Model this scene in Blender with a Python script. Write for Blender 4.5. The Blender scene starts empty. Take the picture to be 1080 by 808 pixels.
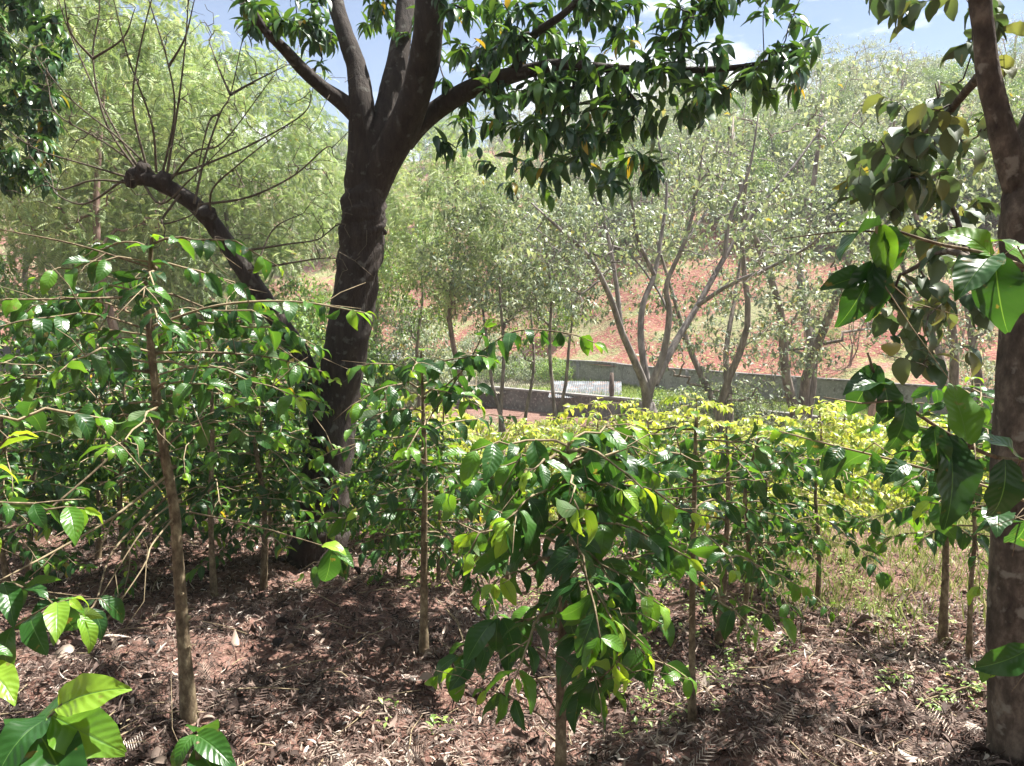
import bpy, math, random
import numpy as np

# ------------------------------------------------------------------ camera, light, exposure
sc = bpy.context.scene
COL = sc.collection
R = math.radians
CAMZ, PITCH, FPX = 1.6, R(5.4), 786.0
cam_d = bpy.data.cameras.new('camera')
cam = bpy.data.objects.new('camera', cam_d)
COL.objects.link(cam)
cam.location = (0, 0, CAMZ)
cam.rotation_euler = (R(90) - PITCH, 0, 0)
cam_d.sensor_width = 36
cam_d.lens = FPX / 1080 * 36
cam_d.clip_start = 0.02
cam_d.clip_end = 3000
sc.camera = cam

SUN_EL, SUN_AZ = R(62), R(62)          # azimuth measured from +Y towards +X
sd = np.array([math.sin(SUN_AZ) * math.cos(SUN_EL), math.cos(SUN_AZ) * math.cos(SUN_EL), math.sin(SUN_EL)])
sun_d = bpy.data.lights.new('sun', 'SUN')
sun_d.energy = 5.0
sun_d.angle = R(0.53)
sun_d.color = (1.0, 0.955, 0.88)
sun = bpy.data.objects.new('sun', sun_d)
COL.objects.link(sun)
from mathutils import Vector
sun.rotation_euler = Vector(sd).to_track_quat('Z', 'Y').to_euler()
sun.location = (6, 6, 20)

w = bpy.data.worlds.new('World')
sc.world = w
w.use_nodes = True
wn, wl = w.node_tree.nodes, w.node_tree.links
wn.clear()
wo = wn.new('ShaderNodeOutputWorld')
bg = wn.new('ShaderNodeBackground')
sky = wn.new('ShaderNodeTexSky')
sky.sky_type = 'NISHITA'
sky.sun_disc = False
sky.sun_elevation = SUN_EL
sky.sun_rotation = SUN_AZ
sky.altitude = 1600
sky.dust_density = 0.6
tc = wn.new('ShaderNodeTexCoord')
mp = wn.new('ShaderNodeMapping')
mp.inputs['Scale'].default_value = (1, 1, 2.6)
mp.inputs['Location'].default_value = (0.35, 0.2, 0.1)
nz = wn.new('ShaderNodeTexNoise')
nz.inputs['Scale'].default_value = 2.6
nz.inputs['Detail'].default_value = 9
nz.inputs['Roughness'].default_value = 0.55
rp = wn.new('ShaderNodeValToRGB')
rp.color_ramp.elements[0].position = 0.46
rp.color_ramp.elements[0].color = (0, 0, 0, 1)
rp.color_ramp.elements[1].position = 0.535
rp.color_ramp.elements[1].color = (1, 1, 1, 1)
mx = wn.new('ShaderNodeMixRGB')
mx.inputs[2].default_value = (9, 9.2, 9.6, 1)
wl.new(tc.outputs['Generated'], mp.inputs['Vector'])
wl.new(mp.outputs['Vector'], nz.inputs['Vector'])
wl.new(nz.outputs['Fac'], rp.inputs['Fac'])
wl.new(rp.outputs['Color'], mx.inputs[0])
wl.new(sky.outputs['Color'], mx.inputs[1])
wl.new(mx.outputs['Color'], bg.inputs['Color'])
bg.inputs['Strength'].default_value = 0.05
wl.new(bg.outputs['Background'], wo.inputs['Surface'])

sc.view_settings.view_transform = 'Standard'
sc.view_settings.look = 'None'
sc.view_settings.gamma = 1
sc.view_settings.use_curve_mapping = False
sc.view_settings.exposure = 1.86
sc.render.engine = 'CYCLES'
sc.cycles.max_bounces = 8
sc.cycles.transmission_bounces = 6
sc.cycles.diffuse_bounces = 4
sc.cycles.transparent_max_bounces = 6

HAZE = 0.0008

# ------------------------------------------------------------------ helpers
_f = np.array([0, math.cos(PITCH), -math.sin(PITCH)])
_u = np.array([0, math.sin(PITCH), math.cos(PITCH)])
def P(px, py, d):
    """world point seen at photo pixel (1080x808) at forward distance d"""
    v = np.array([1.0, 0, 0]) * ((px - 540) / FPX) + _u * ((404 - py) / FPX) + _f
    return np.array([0, 0, CAMZ]) + v * (d / v[1])

def hash2(ix, iy, seed):
    n = (ix.astype(np.int64) * 374761393 + iy.astype(np.int64) * 668265263 + seed * 1442695041) & 0xffffffff
    n = ((n ^ (n >> 13)) * 1274126177) & 0xffffffff
    n = n ^ (n >> 16)
    return (n & 0xffff) / 65535.0
def vnoise(x, y, seed=0):
    x = np.asarray(x, float); y = np.asarray(y, float)
    ix = np.floor(x); iy = np.floor(y)
    fx = x - ix; fy = y - iy
    fx = fx * fx * (3 - 2 * fx); fy = fy * fy * (3 - 2 * fy)
    a = hash2(ix, iy, seed); b = hash2(ix + 1, iy, seed)
    c = hash2(ix, iy + 1, seed); d = hash2(ix + 1, iy + 1, seed)
    return (a * (1 - fx) + b * fx) * (1 - fy) + (c * (1 - fx) + d * fx) * fy - 0.5
def fbm(x, y, seed=0, o=4):
    s = 0; a = 1
    for i in range(o):
        s = s + a * vnoise(np.asarray(x) * 2 ** i, np.asarray(y) * 2 ** i, seed + i * 7)
        a *= 0.5
    return s

_gy = [-200, 1.5, 8, 12, 18, 26, 60, 3000]
_gz = [0.0, 0.0, -0.74, -1.85, -2.95, -3.65, -3.9, -3.9]
def gz(x, y):
    x = np.asarray(x, float); y = np.asarray(y, float)
    z = np.interp(y, _gy, _gz)
    near = np.clip(1 - (np.abs(y) - 12) / 20, 0, 1)
    return z + near * (0.15 * fbm(x * 0.9, y * 0.9, 3, 2) + 0.10 * fbm(x * 3.1, y * 3.1, 9, 4))
def ghit(px, py):
    lo, hi = 0.6, 40
    for i in range(40):
        m = (lo + hi) / 2
        p = P(px, py, m)
        if p[2] > gz(p[0], p[1]): lo = m
        else: hi = m
    p = P(px, py, lo)
    p[2] = float(gz(p[0], p[1]))
    return p

def nrm(v):
    v = np.asarray(v, float)
    return v / np.maximum(np.linalg.norm(v, axis=-1, keepdims=True), 1e-9)

def mesh_np(name, V, Q, uv=None, tone=None, smooth=True):
    """V (n,3), Q (m,4) quads -> mesh; uv per vertex, tone per vertex"""
    me = bpy.data.meshes.new(name)
    V = np.asarray(V, np.float32); Q = np.asarray(Q, np.int32)
    me.vertices.add(len(V)); me.vertices.foreach_set('co', V.ravel())
    me.loops.add(Q.size); me.loops.foreach_set('vertex_index', Q.ravel())
    me.polygons.add(len(Q))
    me.polygons.foreach_set('loop_start', np.arange(0, Q.size, Q.shape[1], dtype=np.int32))
    me.polygons.foreach_set('use_smooth', np.full(len(Q), smooth))
    if uv is not None:
        l = me.uv_layers.new(name='UVMap')
        l.data.foreach_set('uv', np.asarray(uv, np.float32)[Q.ravel()].ravel())
    if tone is not None:
        a = me.attributes.new('tone', 'FLOAT', 'POINT')
        a.data.foreach_set('value', np.asarray(tone, np.float32))
    me.update(calc_edges=True)
    return me

def link(name, me, mat=None, parent=None, kind=None, label=None, cat=None, group=None):
    o = bpy.data.objects.new(name, me)
    COL.objects.link(o)
    if me is not None and mat is not None and not me.materials:
        me.materials.append(mat)
    if parent is not None: o.parent = parent
    if kind: o['kind'] = kind
    if label: o['label'] = label
    if cat: o['category'] = cat
    if group: o['group'] = group
    return o
def thing(name, loc, label, cat, group=None):
    o = link(name, None, None, None, None, label, cat, group)
    o.location = [float(c) for c in loc]
    o.empty_display_size = 0.1
    return o
def kids(o): return [c for c in bpy.data.objects if c.parent == o]
def dup(root, tree, loc, rz, s, label=None, group=None):
    r = root.copy(); COL.objects.link(r)
    r.location = [float(c) for c in loc]; r.rotation_euler = (0, 0, rz); r.scale = (s, s, s) if np.isscalar(s) else s
    if label: r['label'] = label
    if group: r['group'] = group
    for ch, subs in tree:
        c = ch.copy(); COL.objects.link(c); c.parent = r
        for g in subs:
            d = g.copy(); COL.objects.link(d); d.parent = c
    return r
def tree_of(o): return [(c, kids(c)) for c in kids(o)]

# --- tubes
def smooth_path(p, n):
    p = np.asarray(p, float)
    if len(p) == 2: p = np.vstack([p[0], p.mean(0), p[1]])
    q = np.vstack([2 * p[0] - p[1], p, 2 * p[-1] - p[-2]])
    out = []
    for i in range(1, len(q) - 2):
        t = np.linspace(0, 1, n, endpoint=False)[:, None]
        a, b, c, d = q[i - 1], q[i], q[i + 1], q[i + 2]
        out.append(0.5 * ((2 * b) + (-a + c) * t + (2 * a - 5 * b + 4 * c - d) * t ** 2 + (-a + 3 * b - 3 * c + d) * t ** 3))
    out.append(p[-1:])
    return np.vstack(out)
class Tubes:
    def __init__(s): s.V = []; s.Q = []; s.n = 0
    def add(s, path, rad, sides=6, rough=0.0, seed=0):
        p = np.asarray(path, float); m = len(p)
        if m < 2: return
        rad = np.interp(np.linspace(0, 1, m), np.linspace(0, 1, len(np.atleast_1d(rad))), np.atleast_1d(rad))
        t = nrm(np.gradient(p, axis=0))
        u = np.cross(t[0], [0.31, 0.17, 0.93]); 
        if np.linalg.norm(u) < .1: u = np.cross(t[0], [1, 0, 0])
        U = []
        u = nrm(u)
        for i in range(m):
            u = nrm(u - t[i] * np.dot(u, t[i])); U.append(u)
        U = np.array(U); W = np.cross(t, U)
        a = np.arange(sides) * 2 * math.pi / sides
        rr = rad[:, None] * np.ones((1, sides))
        if rough:
            if sides >= 20: rr = rr * (1 + .05 * vnoise(np.cos(a)[None, :] * 5 + 9, np.arange(m)[:, None] * .22 + np.sin(a)[None, :] * 5, 4) + .035 * vnoise(np.cos(a)[None, :] * 9 + 9, np.arange(m)[:, None] * .9 + np.sin(a)[None, :] * 9, 8))
            rr = rr * (1 + rough * fbm(np.cos(a)[None, :] * 1.7 + seed, np.arange(m)[:, None] * 0.35 + np.sin(a)[None, :] * 1.7, seed, 3))
        ring = p[:, None, :] + rr[:, :, None] * (np.cos(a)[None, :, None] * U[:, None, :] + np.sin(a)[None, :, None] * W[:, None, :])
        V = np.vstack([ring.reshape(-1, 3), p[:1], p[-1:]])
        i = np.arange(m - 1)[:, None] * sides; j = np.arange(sides)[None, :]; k = (j + 1) % sides
        Q = np.stack([i + j, i + k, i + sides + k, i + sides + j], -1).reshape(-1, 4)
        e = (m - 1) * sides
        jj = np.arange(0, sides - 1, 2)
        cap = np.stack([np.full(len(jj), m * sides + 1), e + jj, e + (jj + 1) % sides, e + (jj + 2) % sides], -1)
        Q = np.vstack([Q, cap])
        s.V.append(V); s.Q.append(Q + s.n); s.n += len(V)
    def mesh(s, name):
        return mesh_np(name, np.vstack(s.V), np.vstack(s.Q))

# --- leaves
def leaf_tpl(ns, nt, W, bend, fold, wav=0.0, a=0.85, b=0.8, ph=0.0, twist=0.0):
    s = np.linspace(0, 1, ns + 1); t = np.linspace(-1, 1, nt + 1)
    hw = W / 2 * np.sin(math.pi * np.clip(s, 0.015, 0.985) ** a) ** b
    ang = -bend * s
    y = np.concatenate([[0], np.cumsum(np.cos(ang[:-1]))]) / ns
    z = np.concatenate([[0], np.cumsum(np.sin(ang[:-1]))]) / ns
    S, T = np.meshgrid(np.arange(ns + 1), t, indexing='ij')
    x = T * hw[S]
    ax = np.abs(x)
    zz = z[S] + fold * ax + wav * np.sin(s[S] * 15 + ph + (T > 0) * 1.3) * np.abs(T) * W
    xx = x + twist * s[S] ** 2 * 0.2
    V = np.stack([xx, y[S], zz], -1).reshape(-1, 3)
    UV = np.stack([T * .5 + .5, s[S]], -1).reshape(-1, 2)
    i = np.arange(ns)[:, None] * (nt + 1); j = np.arange(nt)[None, :]
    Q = np.stack([i + j, i + j + 1, i + nt + 2 + j, i + nt + 1 + j], -1).reshape(-1, 4)
    return V, Q, UV
def frond_tpl(n, L, W, bend, ang=0.9):
    """pinnate leaf: narrow leaflets in pairs along a rachis"""
    Vs, Qs, Us = [], [], []; k = 0
    for i in range(n):
        s = (i + 0.6) / n
        y, z = math.sin(bend * s) / bend, -(1 - math.cos(bend * s)) / bend
        l = L * math.sin(math.pi * (0.12 + 0.82 * s)) ** 0.6
        for sg in (-1, 1):
            d = np.array([sg * math.sin(ang), math.cos(ang), -0.25]) * l
            q = np.array([0, 1, 0.3]) * W
            b0 = np.array([0, y, z])
            Vs += [b0 - q * .3, b0 + q * .4, b0 + d * .6 + q * .6, b0 + d * .6 - q * .5, b0 + d]
            Qs += [[k, k + 1, k + 2, k + 3], [k + 3, k + 2, k + 4, k + 4]]
            Us += [[.5, s]] * 5; k += 5
    Q = np.array(Qs)
    # degenerate quads avoided: duplicate tip vertex slightly
    V = np.array(Vs)
    tips = Q[Q[:, 2] == Q[:, 3]]
    extra = V[tips[:, 2]] + np.array([0.0, 0.004, 0])
    base = len(V)
    m = Q[:, 2] == Q[:, 3]
    Q[m, 3] = base + np.arange(m.sum())
    Q[m] = Q[m][:, [0, 1, 2, 3]]
    V = np.vstack([V, extra]); U = np.vstack([np.array(Us), np.tile([.5, .5], (len(extra), 1))])
    return V, Q, U

class Leaves:
    def __init__(s, tpls): s.t = tpls; s.O = []; s.D = []; s.N = []; s.L = []; s.T = []
    def add(s, o, d, n, L, tone):
        s.O.append(o); s.D.append(d); s.N.append(n); s.L.append(L); s.T.append(tone)
    def arr(s, O, D, N, L, T):
        s.O.extend(O); s.D.extend(D); s.N.extend(N); s.L.extend(L); s.T.extend(T)
    def mesh(s, name, rng):
        O = np.array(s.O); D = nrm(np.array(s.D)); N = np.array(s.N); L = np.array(s.L); T = np.array(s.T)
        N = nrm(N - D * np.sum(N * D, -1, keepdims=True)); X = np.cross(D, N)
        vi = rng.integers(0, len(s.t), len(O))
        Vs, Qs, Us, Ts = [], [], [], []; off = 0
        for k, (v, q, uv) in enumerate(s.t):
            m = vi == k
            c = m.sum()
            if not c: continue
            W = O[m][:, None] + L[m][:, None, None] * (v[None, :, 0, None] * X[m][:, None] + v[None, :, 1, None] * D[m][:, None] + v[None, :, 2, None] * N[m][:, None])
            Vs.append(W.reshape(-1, 3))
            Qs.append((q[None] + (np.arange(c) * len(v))[:, None, None]).reshape(-1, 4) + off)
            Us.append(np.tile(uv, (c, 1))); Ts.append(np.repeat(T[m], len(v)))
            off += c * len(v)
        return mesh_np(name, np.vstack(Vs), np.vstack(Qs), np.vstack(Us), np.concatenate(Ts))
    def __len__(s): return len(s.O)

COF_HI = [leaf_tpl(9, 4, 0.46, b, f, wv, 0.82, 0.85, ph, tw) for b, f, wv, ph, tw in
          [(1.0, .35, .05, 0, .3), (1.5, .25, .06, 1, -.4), (0.6, .45, .05, 2, .2), (1.9, .3, .05, 3, 0), (1.2, .15, .07, 4, .5)]]
COF_LO = [leaf_tpl(4, 2, 0.42, b, f, 0, 0.82, 0.85) for b, f in [(1.0, .35), (1.7, .3), (0.6, .4)]]
COF_XLO = [leaf_tpl(2, 2, 0.5, b, f, 0, 0.9, 0.8) for b, f in [(1.0, .35), (1.7, .3)]]
AVO = [leaf_tpl(5, 2, 0.34, b, f, 0, 0.8, 0.8, 0, tw) for b, f, tw in [(0.9, .35, .3), (1.5, .3, -.3), (.5, .5, 0)]]
ROUND = [leaf_tpl(6, 4, 0.62, b, f, .04, 0.8, 0.7, 0, tw) for b, f, tw in [(0.9, .3, .3), (1.5, .3, -.3), (.4, .4, 0)]]
SMALL = [leaf_tpl(2, 2, 0.45, b, f, 0, 0.9, 0.8) for b, f in [(.8, .35), (1.5, .3)]]
FROND = [frond_tpl(7, .34, .075, b) for b in (0.6, 1.2)]

COF_WIDE = [leaf_tpl(10, 4, W_, b, f, wv, 0.80, 0.72, ph, tw) for W_, b, f, wv, ph, tw in
            [(.52, .9, .35, .08, 0, .4), (.56, 1.4, .22, .09, 1, -.4), (.48, .6, .5, .08, 2, .3)]]

# --- branching skeleton
class Skel:
    def __init__(s, rng): s.p = []; s.par = []; s.r = []; s.rng = rng
    def path(s, pts, radii, parent=-1, n=4):
        pts = smooth_path(pts, n)
        rr = np.interp(np.linspace(0, 1, len(pts)), np.linspace(0, 1, len(radii)), radii)
        ids = []
        for i, q in enumerate(pts):
            if i == 0 and parent >= 0: ids.append(parent); continue
            s.p.append(q); s.par.append(ids[-1] if ids else parent); s.r.append(rr[i]); ids.append(len(s.p) - 1)
        return ids
    def attach(s, target, seg=4, wig=0.06, up=0.25, minr=None, allow=None, biasz=0.4):
        P_ = np.array(s.p) if allow is None else np.array([s.p[i] for i in allow])
        d = P_ - target
        c = np.linalg.norm(d, axis=1) + biasz * np.maximum(d[:, 2], 0)
        k = int(np.argmin(c)); 
        if allow is not None: k = allow[k]
        a = s.p[k]
        pd = a - s.p[s.par[k]] if s.par[k] >= 0 else np.array([0, 0, 1.])
        L = np.linalg.norm(target - a)
        ctrl = a + nrm(pd) * L * 0.35 + np.array([0, 0, up * L * 0.5])
        prev = k
        for i in range(1, seg + 1):
            t = i / seg
            q = (1 - t) ** 2 * a + 2 * t * (1 - t) * ctrl + t * t * target
            if i < seg: q = q + s.rng.normal(0, wig * L / seg * 1.6, 3)
            s.p.append(q); s.par.append(prev); s.r.append(0); prev = len(s.p) - 1
        return prev
    def radii(s, tip, ex=0.45):
        n = len(s.p); cnt = np.zeros(n); child = [0] * n
        for i in range(n - 1, -1, -1):
            if cnt[i] == 0: cnt[i] = 1
            if s.par[i] >= 0: cnt[s.par[i]] += cnt[i] 
        cnt2 = np.zeros(n)
        haschild = np.zeros(n, bool)
        for i in range(n):
            if s.par[i] >= 0: haschild[s.par[i]] = True
        for i in range(n - 1, -1, -1):
            if not haschild[i]: cnt2[i] = 1
            if s.par[i] >= 0: cnt2[s.par[i]] += cnt2[i]
        r = np.array(s.r, float)
        auto = tip * cnt2 ** ex
        out = np.where(r > 0, r, auto)
        for i in range(n):
            if r[i] == 0 and s.par[i] >= 0: out[i] = min(out[i], out[s.par[i]] * 0.92)
        return out
    def chains(s, rad):
        n = len(s.p); ch = [[] for _ in range(n)]
        roots = []
        for i in range(n):
            (ch[s.par[i]].append(i) if s.par[i] >= 0 else roots.append(i))
        out = []; stack = [[r] for r in roots]
        while stack:
            c = stack.pop()
            while True:
                k = ch[c[-1]]
                if not k: break
                k = sorted(k, key=lambda i: -rad[i])
                for o in k[1:]: stack.append([c[-1], o])
                c.append(k[0])
            out.append(c)
        return out
    def tubes(s, rad, T=None, big=8, small=4, thr=0.02, rough=0):
        T = T or Tubes()
        for c in s.chains(rad):
            if len(c) < 2: continue
            pts = np.array([s.p[i] for i in c]); rr = np.array([rad[i] for i in c])
            if len(c) > 1: rr[0] = min(rr[0], rr[1] * 1.25)
            T.add(pts, rr, big if rr.max() > thr else small, rough, len(c))
        return T

# ------------------------------------------------------------------ materials
def new_mat(name):
    m = bpy.data.materials.new(name); m.use_nodes = True
    nt = m.node_tree; nt.nodes.clear()
    return m, nt.nodes, nt.links
def ramp(N, stops):
    r = N.new('ShaderNodeValToRGB'); e = r.color_ramp.elements
    e[0].position, e[0].color = stops[0][0], (*stops[0][1], 1)
    e[1].position, e[1].color = stops[-1][0], (*stops[-1][1], 1)
    for p, c in stops[1:-1]:
        x = e.new(p); x.color = (*c, 1)
    return r
def leaf_mat(name, stops, trans=0.32, rough=0.33, under=(0.12, 0.17, 0.08), tint=(2.6, 2.1, 0.9), veins=0.0, nscale=9, spec=0.5, undermix=0.5):
    m, N, L = new_mat(name)
    out = N.new('ShaderNodeOutputMaterial')
    at = N.new('ShaderNodeAttribute'); at.attribute_name = 'tone'
    geo = N.new('ShaderNodeNewGeometry')
    oi = N.new('ShaderNodeObjectInfo')
    nz = N.new('ShaderNodeTexNoise'); nz.inputs['Scale'].default_value = nscale; nz.inputs['Detail'].default_value = 2
    tco = N.new('ShaderNodeTexCoord'); L.new(tco.outputs['Object'], nz.inputs['Vector'])
    a = N.new('ShaderNodeMath'); a.operation = 'MULTIPLY_ADD'; a.inputs[1].default_value = 0.25; a.inputs[2].default_value = -0.125
    L.new(nz.outputs['Fac'], a.inputs[0])
    b = N.new('ShaderNodeMath'); b.operation = 'ADD'; L.new(at.outputs['Fac'], b.inputs[0]); L.new(a.outputs[0], b.inputs[1])
    c = N.new('ShaderNodeMath'); c.operation = 'MULTIPLY_ADD'; c.inputs[1].default_value = 0.16; L.new(geo.outputs['Random Per Island'], c.inputs[0]); L.new(b.outputs[0], c.inputs[2])
    rp = ramp(N, stops); L.new(c.outputs[0], rp.inputs['Fac'])
    col = rp.outputs['Color']
    pr = N.new('ShaderNodeBsdfPrincipled')
    pr.inputs['Roughness'].default_value = rough
    pr.inputs['Specular IOR Level'].default_value = spec
    if veins:
        uv = N.new('ShaderNodeUVMap'); sp = N.new('ShaderNodeSeparateXYZ'); L.new(uv.outputs[0], sp.inputs[0])
        t = N.new('ShaderNodeMath'); t.operation = 'SUBTRACT'; t.inputs[1].default_value = .5; L.new(sp.outputs[0], t.inputs[0])
        t2 = N.new('ShaderNodeMath'); t2.operation = 'ABSOLUTE'; L.new(t.outputs[0], t2.inputs[0])
        t3 = N.new('ShaderNodeMath'); t3.operation = 'MULTIPLY_ADD'; t3.inputs[1].default_value = -0.42; L.new(t2.outputs[0], t3.inputs[0]); L.new(sp.outputs[1], t3.inputs[2])
        t4 = N.new('ShaderNodeMath'); t4.operation = 'MULTIPLY'; t4.inputs[1].default_value = 2 * math.pi * 9; dn = N.new('ShaderNodeMath'); dn.operation = 'MULTIPLY_ADD'; dn.inputs[1].default_value = .16; L.new(nz.outputs['Fac'], dn.inputs[0]); L.new(t3.outputs[0], dn.inputs[2]); L.new(dn.outputs[0], t4.inputs[0])
        t5 = N.new('ShaderNodeMath'); t5.operation = 'SINE'; L.new(t4.outputs[0], t5.inputs[0])
        t5b = N.new('ShaderNodeMath'); t5b.operation = 'ABSOLUTE'; 
        t6 = N.new('ShaderNodeMapRange'); t6.inputs[1].default_value = 0.0; t6.inputs[2].default_value = 0.05; L.new(t2.outputs[0], t6.inputs[0])
        t7 = N.new('ShaderNodeMath'); t7.operation = 'MULTIPLY_ADD'; t7.inputs[1].default_value = .22; L.new(t5.outputs[0], t7.inputs[0]); L.new(t6.outputs[0], t7.inputs[2])
        bp = N.new('ShaderNodeBump'); bp.inputs['Strength'].default_value = veins; bp.inputs['Distance'].default_value = 0.006
        L.new(t7.outputs[0], bp.inputs['Height']); L.new(bp.outputs[0], pr.inputs['Normal'])
        rib = N.new('ShaderNodeMixRGB'); rib.inputs[1].default_value = (0.09, 0.20, 0.05, 1)
        t8 = N.new('ShaderNodeMapRange'); t8.inputs[1].default_value = 0.004; t8.inputs[2].default_value = 0.02; L.new(t2.outputs[0], t8.inputs[0])
        L.new(t8.outputs[0], rib.inputs[0]); L.new(col, rib.inputs[2]); col = rib.outputs[0]
        hole = None
    sn = N.new('ShaderNodeTexNoise'); sn.inputs['Scale'].default_value = 38; sn.inputs['Detail'].default_value = 3; L.new(tco.outputs['Object'], sn.inputs['Vector'])
    sr = ramp(N, [(.66, (0, 0, 0)), (.71, (.75, .75, .75))]); L.new(sn.outputs['Fac'], sr.inputs['Fac'])
    sm = N.new('ShaderNodeMixRGB'); sm.inputs[2].default_value = (.16, .13, .04, 1); L.new(sr.outputs[0], sm.inputs[0]); L.new(col, sm.inputs[1])
    yg = N.new('ShaderNodeMapRange'); yg.inputs[1].default_value = .985; yg.inputs[2].default_value = .99; L.new(geo.outputs['Random Per Island'], yg.inputs[0])
    ym = N.new('ShaderNodeMixRGB'); ym.inputs[2].default_value = (.34, .27, .04, 1); L.new(yg.outputs[0], ym.inputs[0]); L.new(sm.outputs[0], ym.inputs[1]); col = ym.outputs[0]
    um = N.new('ShaderNodeMixRGB'); um.inputs[2].default_value = (*under, 1)
    uf = N.new('ShaderNodeMath'); uf.operation = 'MULTIPLY'; uf.inputs[1].default_value = undermix
    L.new(geo.outputs['Backfacing'], uf.inputs[0]); L.new(uf.outputs[0], um.inputs[0]); L.new(col, um.inputs[1])
    L.new(um.outputs[0], pr.inputs['Base Color'])
    rr = N.new('ShaderNodeMath'); rr.operation = 'MULTIPLY_ADD'; rr.inputs[1].default_value = 0.3; rr.inputs[2].default_value = rough
    L.new(geo.outputs['Backfacing'], rr.inputs[0]); L.new(rr.outputs[0], pr.inputs['Roughness'])
    tr = N.new('ShaderNodeBsdfTranslucent')
    tm = N.new('ShaderNodeMixRGB'); tm.blend_type = 'MULTIPLY'; tm.inputs[0].default_value = 1; tm.inputs[2].default_value = (*tint, 1)
    L.new(col, tm.inputs[1]); L.new(tm.outputs[0], tr.inputs['Color'])
    ms = N.new('ShaderNodeMixShader'); ms.inputs[0].default_value = trans
    L.new(pr.outputs[0], ms.inputs[1]); L.new(tr.outputs[0], ms.inputs[2]); L.new(ms.outputs[0], out.inputs['Surface'])
    return m
def bark_mat(name, stops, scale=14, stretch=0.25, bump=0.6, dist=0.012, lich=None, rough=0.85):
    m, N, L = new_mat(name)
    out = N.new('ShaderNodeOutputMaterial'); pr = N.new('ShaderNodeBsdfPrincipled')
    pr.inputs['Roughness'].default_value = rough; pr.inputs['Specular IOR Level'].default_value = .25
    tco = N.new('ShaderNodeTexCoord'); mp = N.new('ShaderNodeMapping'); mp.inputs['Scale'].default_value = (1, 1, stretch)
    L.new(tco.outputs['Object'], mp.inputs[0])
    n = N.new('ShaderNodeTexNoise'); n.inputs['Scale'].default_value = scale; n.inputs['Detail'].default_value = 8; n.inputs['Roughness'].default_value = .65
    L.new(mp.outputs[0], n.inputs['Vector'])
    rp = ramp(N, stops); L.new(n.outputs['Fac'], rp.inputs['Fac']); col = rp.outputs[0]
    if lich:
        n2 = N.new('ShaderNodeTexNoise'); n2.inputs['Scale'].default_value = scale * .8; n2.inputs['Detail'].default_value = 4
        L.new(tco.outputs['Object'], n2.inputs['Vector'])
        r2 = ramp(N, [(0.60, (0, 0, 0)), (0.68, (1, 1, 1))]); L.new(n2.outputs['Fac'], r2.inputs['Fac'])
        mx = N.new('ShaderNodeMixRGB'); mx.inputs[2].default_value = (*lich, 1); L.new(r2.outputs[0], mx.inputs[0]); L.new(col, mx.inputs[1]); col = mx.outputs[0]
    L.new(col, pr.inputs['Base Color'])
    bp = N.new('ShaderNodeBump'); bp.inputs['Strength'].default_value = bump; bp.inputs['Distance'].default_value = dist
    L.new(n.outputs['Fac'], bp.inputs['Height']); L.new(bp.outputs[0], pr.inputs['Normal'])
    L.new(pr.outputs[0], out.inputs['Surface'])
    return m
def tone_mat(name, stops, rough=0.8, trans=0.0):
    m, N, L = new_mat(name)
    out = N.new('ShaderNodeOutputMaterial'); pr = N.new('ShaderNodeBsdfPrincipled')
    pr.inputs['Roughness'].default_value = rough; pr.inputs['Specular IOR Level'].default_value = .3
    at = N.new('ShaderNodeAttribute'); at.attribute_name = 'tone'
    rp = ramp(N, stops); L.new(at.outputs['Fac'], rp.inputs['Fac']); L.new(rp.outputs[0], pr.inputs['Base Color'])
    if trans:
        tr = N.new('ShaderNodeBsdfTranslucent'); L.new(rp.outputs[0], tr.inputs['Color'])
        ms = N.new('ShaderNodeMixShader'); ms.inputs[0].default_value = trans
        L.new(pr.outputs[0], ms.inputs[1]); L.new(tr.outputs[0], ms.inputs[2]); L.new(ms.outputs[0], out.inputs['Surface'])
    else: L.new(pr.outputs[0], out.inputs['Surface'])
    return m
def ground_mat(name, layers, bscale=20, bump=.5, dist=.03):
    """layers: [(color)], then (noise scale, lo, hi, color) mixed over each other"""
    m, N, L = new_mat(name)
    out = N.new('ShaderNodeOutputMaterial'); pr = N.new('ShaderNodeBsdfPrincipled'); pr.inputs['Roughness'].default_value = .95; pr.inputs['Specular IOR Level'].default_value = .15
    tco = N.new('ShaderNodeTexCoord')
    rgb = N.new('ShaderNodeRGB'); rgb.outputs[0].default_value = (*layers[0], 1); col = rgb.outputs[0]
    for k, (scl, lo, hi, c) in enumerate(layers[1:]):
        mp = N.new('ShaderNodeMapping'); mp.inputs['Location'].default_value = (k * 13.7, k * 5.1, 0); L.new(tco.outputs['Object'], mp.inputs[0])
        n = N.new('ShaderNodeTexNoise'); n.inputs['Scale'].default_value = scl; n.inputs['Detail'].default_value = 7; n.inputs['Roughness'].default_value = .62
        L.new(mp.outputs[0], n.inputs['Vector'])
        r = ramp(N, [(lo, (0, 0, 0)), (hi, (1, 1, 1))]); L.new(n.outputs['Fac'], r.inputs['Fac'])
        mx = N.new('ShaderNodeMixRGB'); mx.inputs[2].default_value = (*c, 1); L.new(r.outputs[0], mx.inputs[0]); L.new(col, mx.inputs[1]); col = mx.outputs[0]
    L.new(col, pr.inputs['Base Color'])
    n = N.new('ShaderNodeTexNoise'); n.inputs['Scale'].default_value = bscale; n.inputs['Detail'].default_value = 8
    L.new(tco.outputs['Object'], n.inputs['Vector'])
    bp = N.new('ShaderNodeBump'); bp.inputs['Strength'].default_value = bump; bp.inputs['Distance'].default_value = dist
    L.new(n.outputs['Fac'], bp.inputs['Height']); L.new(bp.outputs[0], pr.inputs['Normal'])
    L.new(pr.outputs[0], out.inputs['Surface'])
    return m

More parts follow.
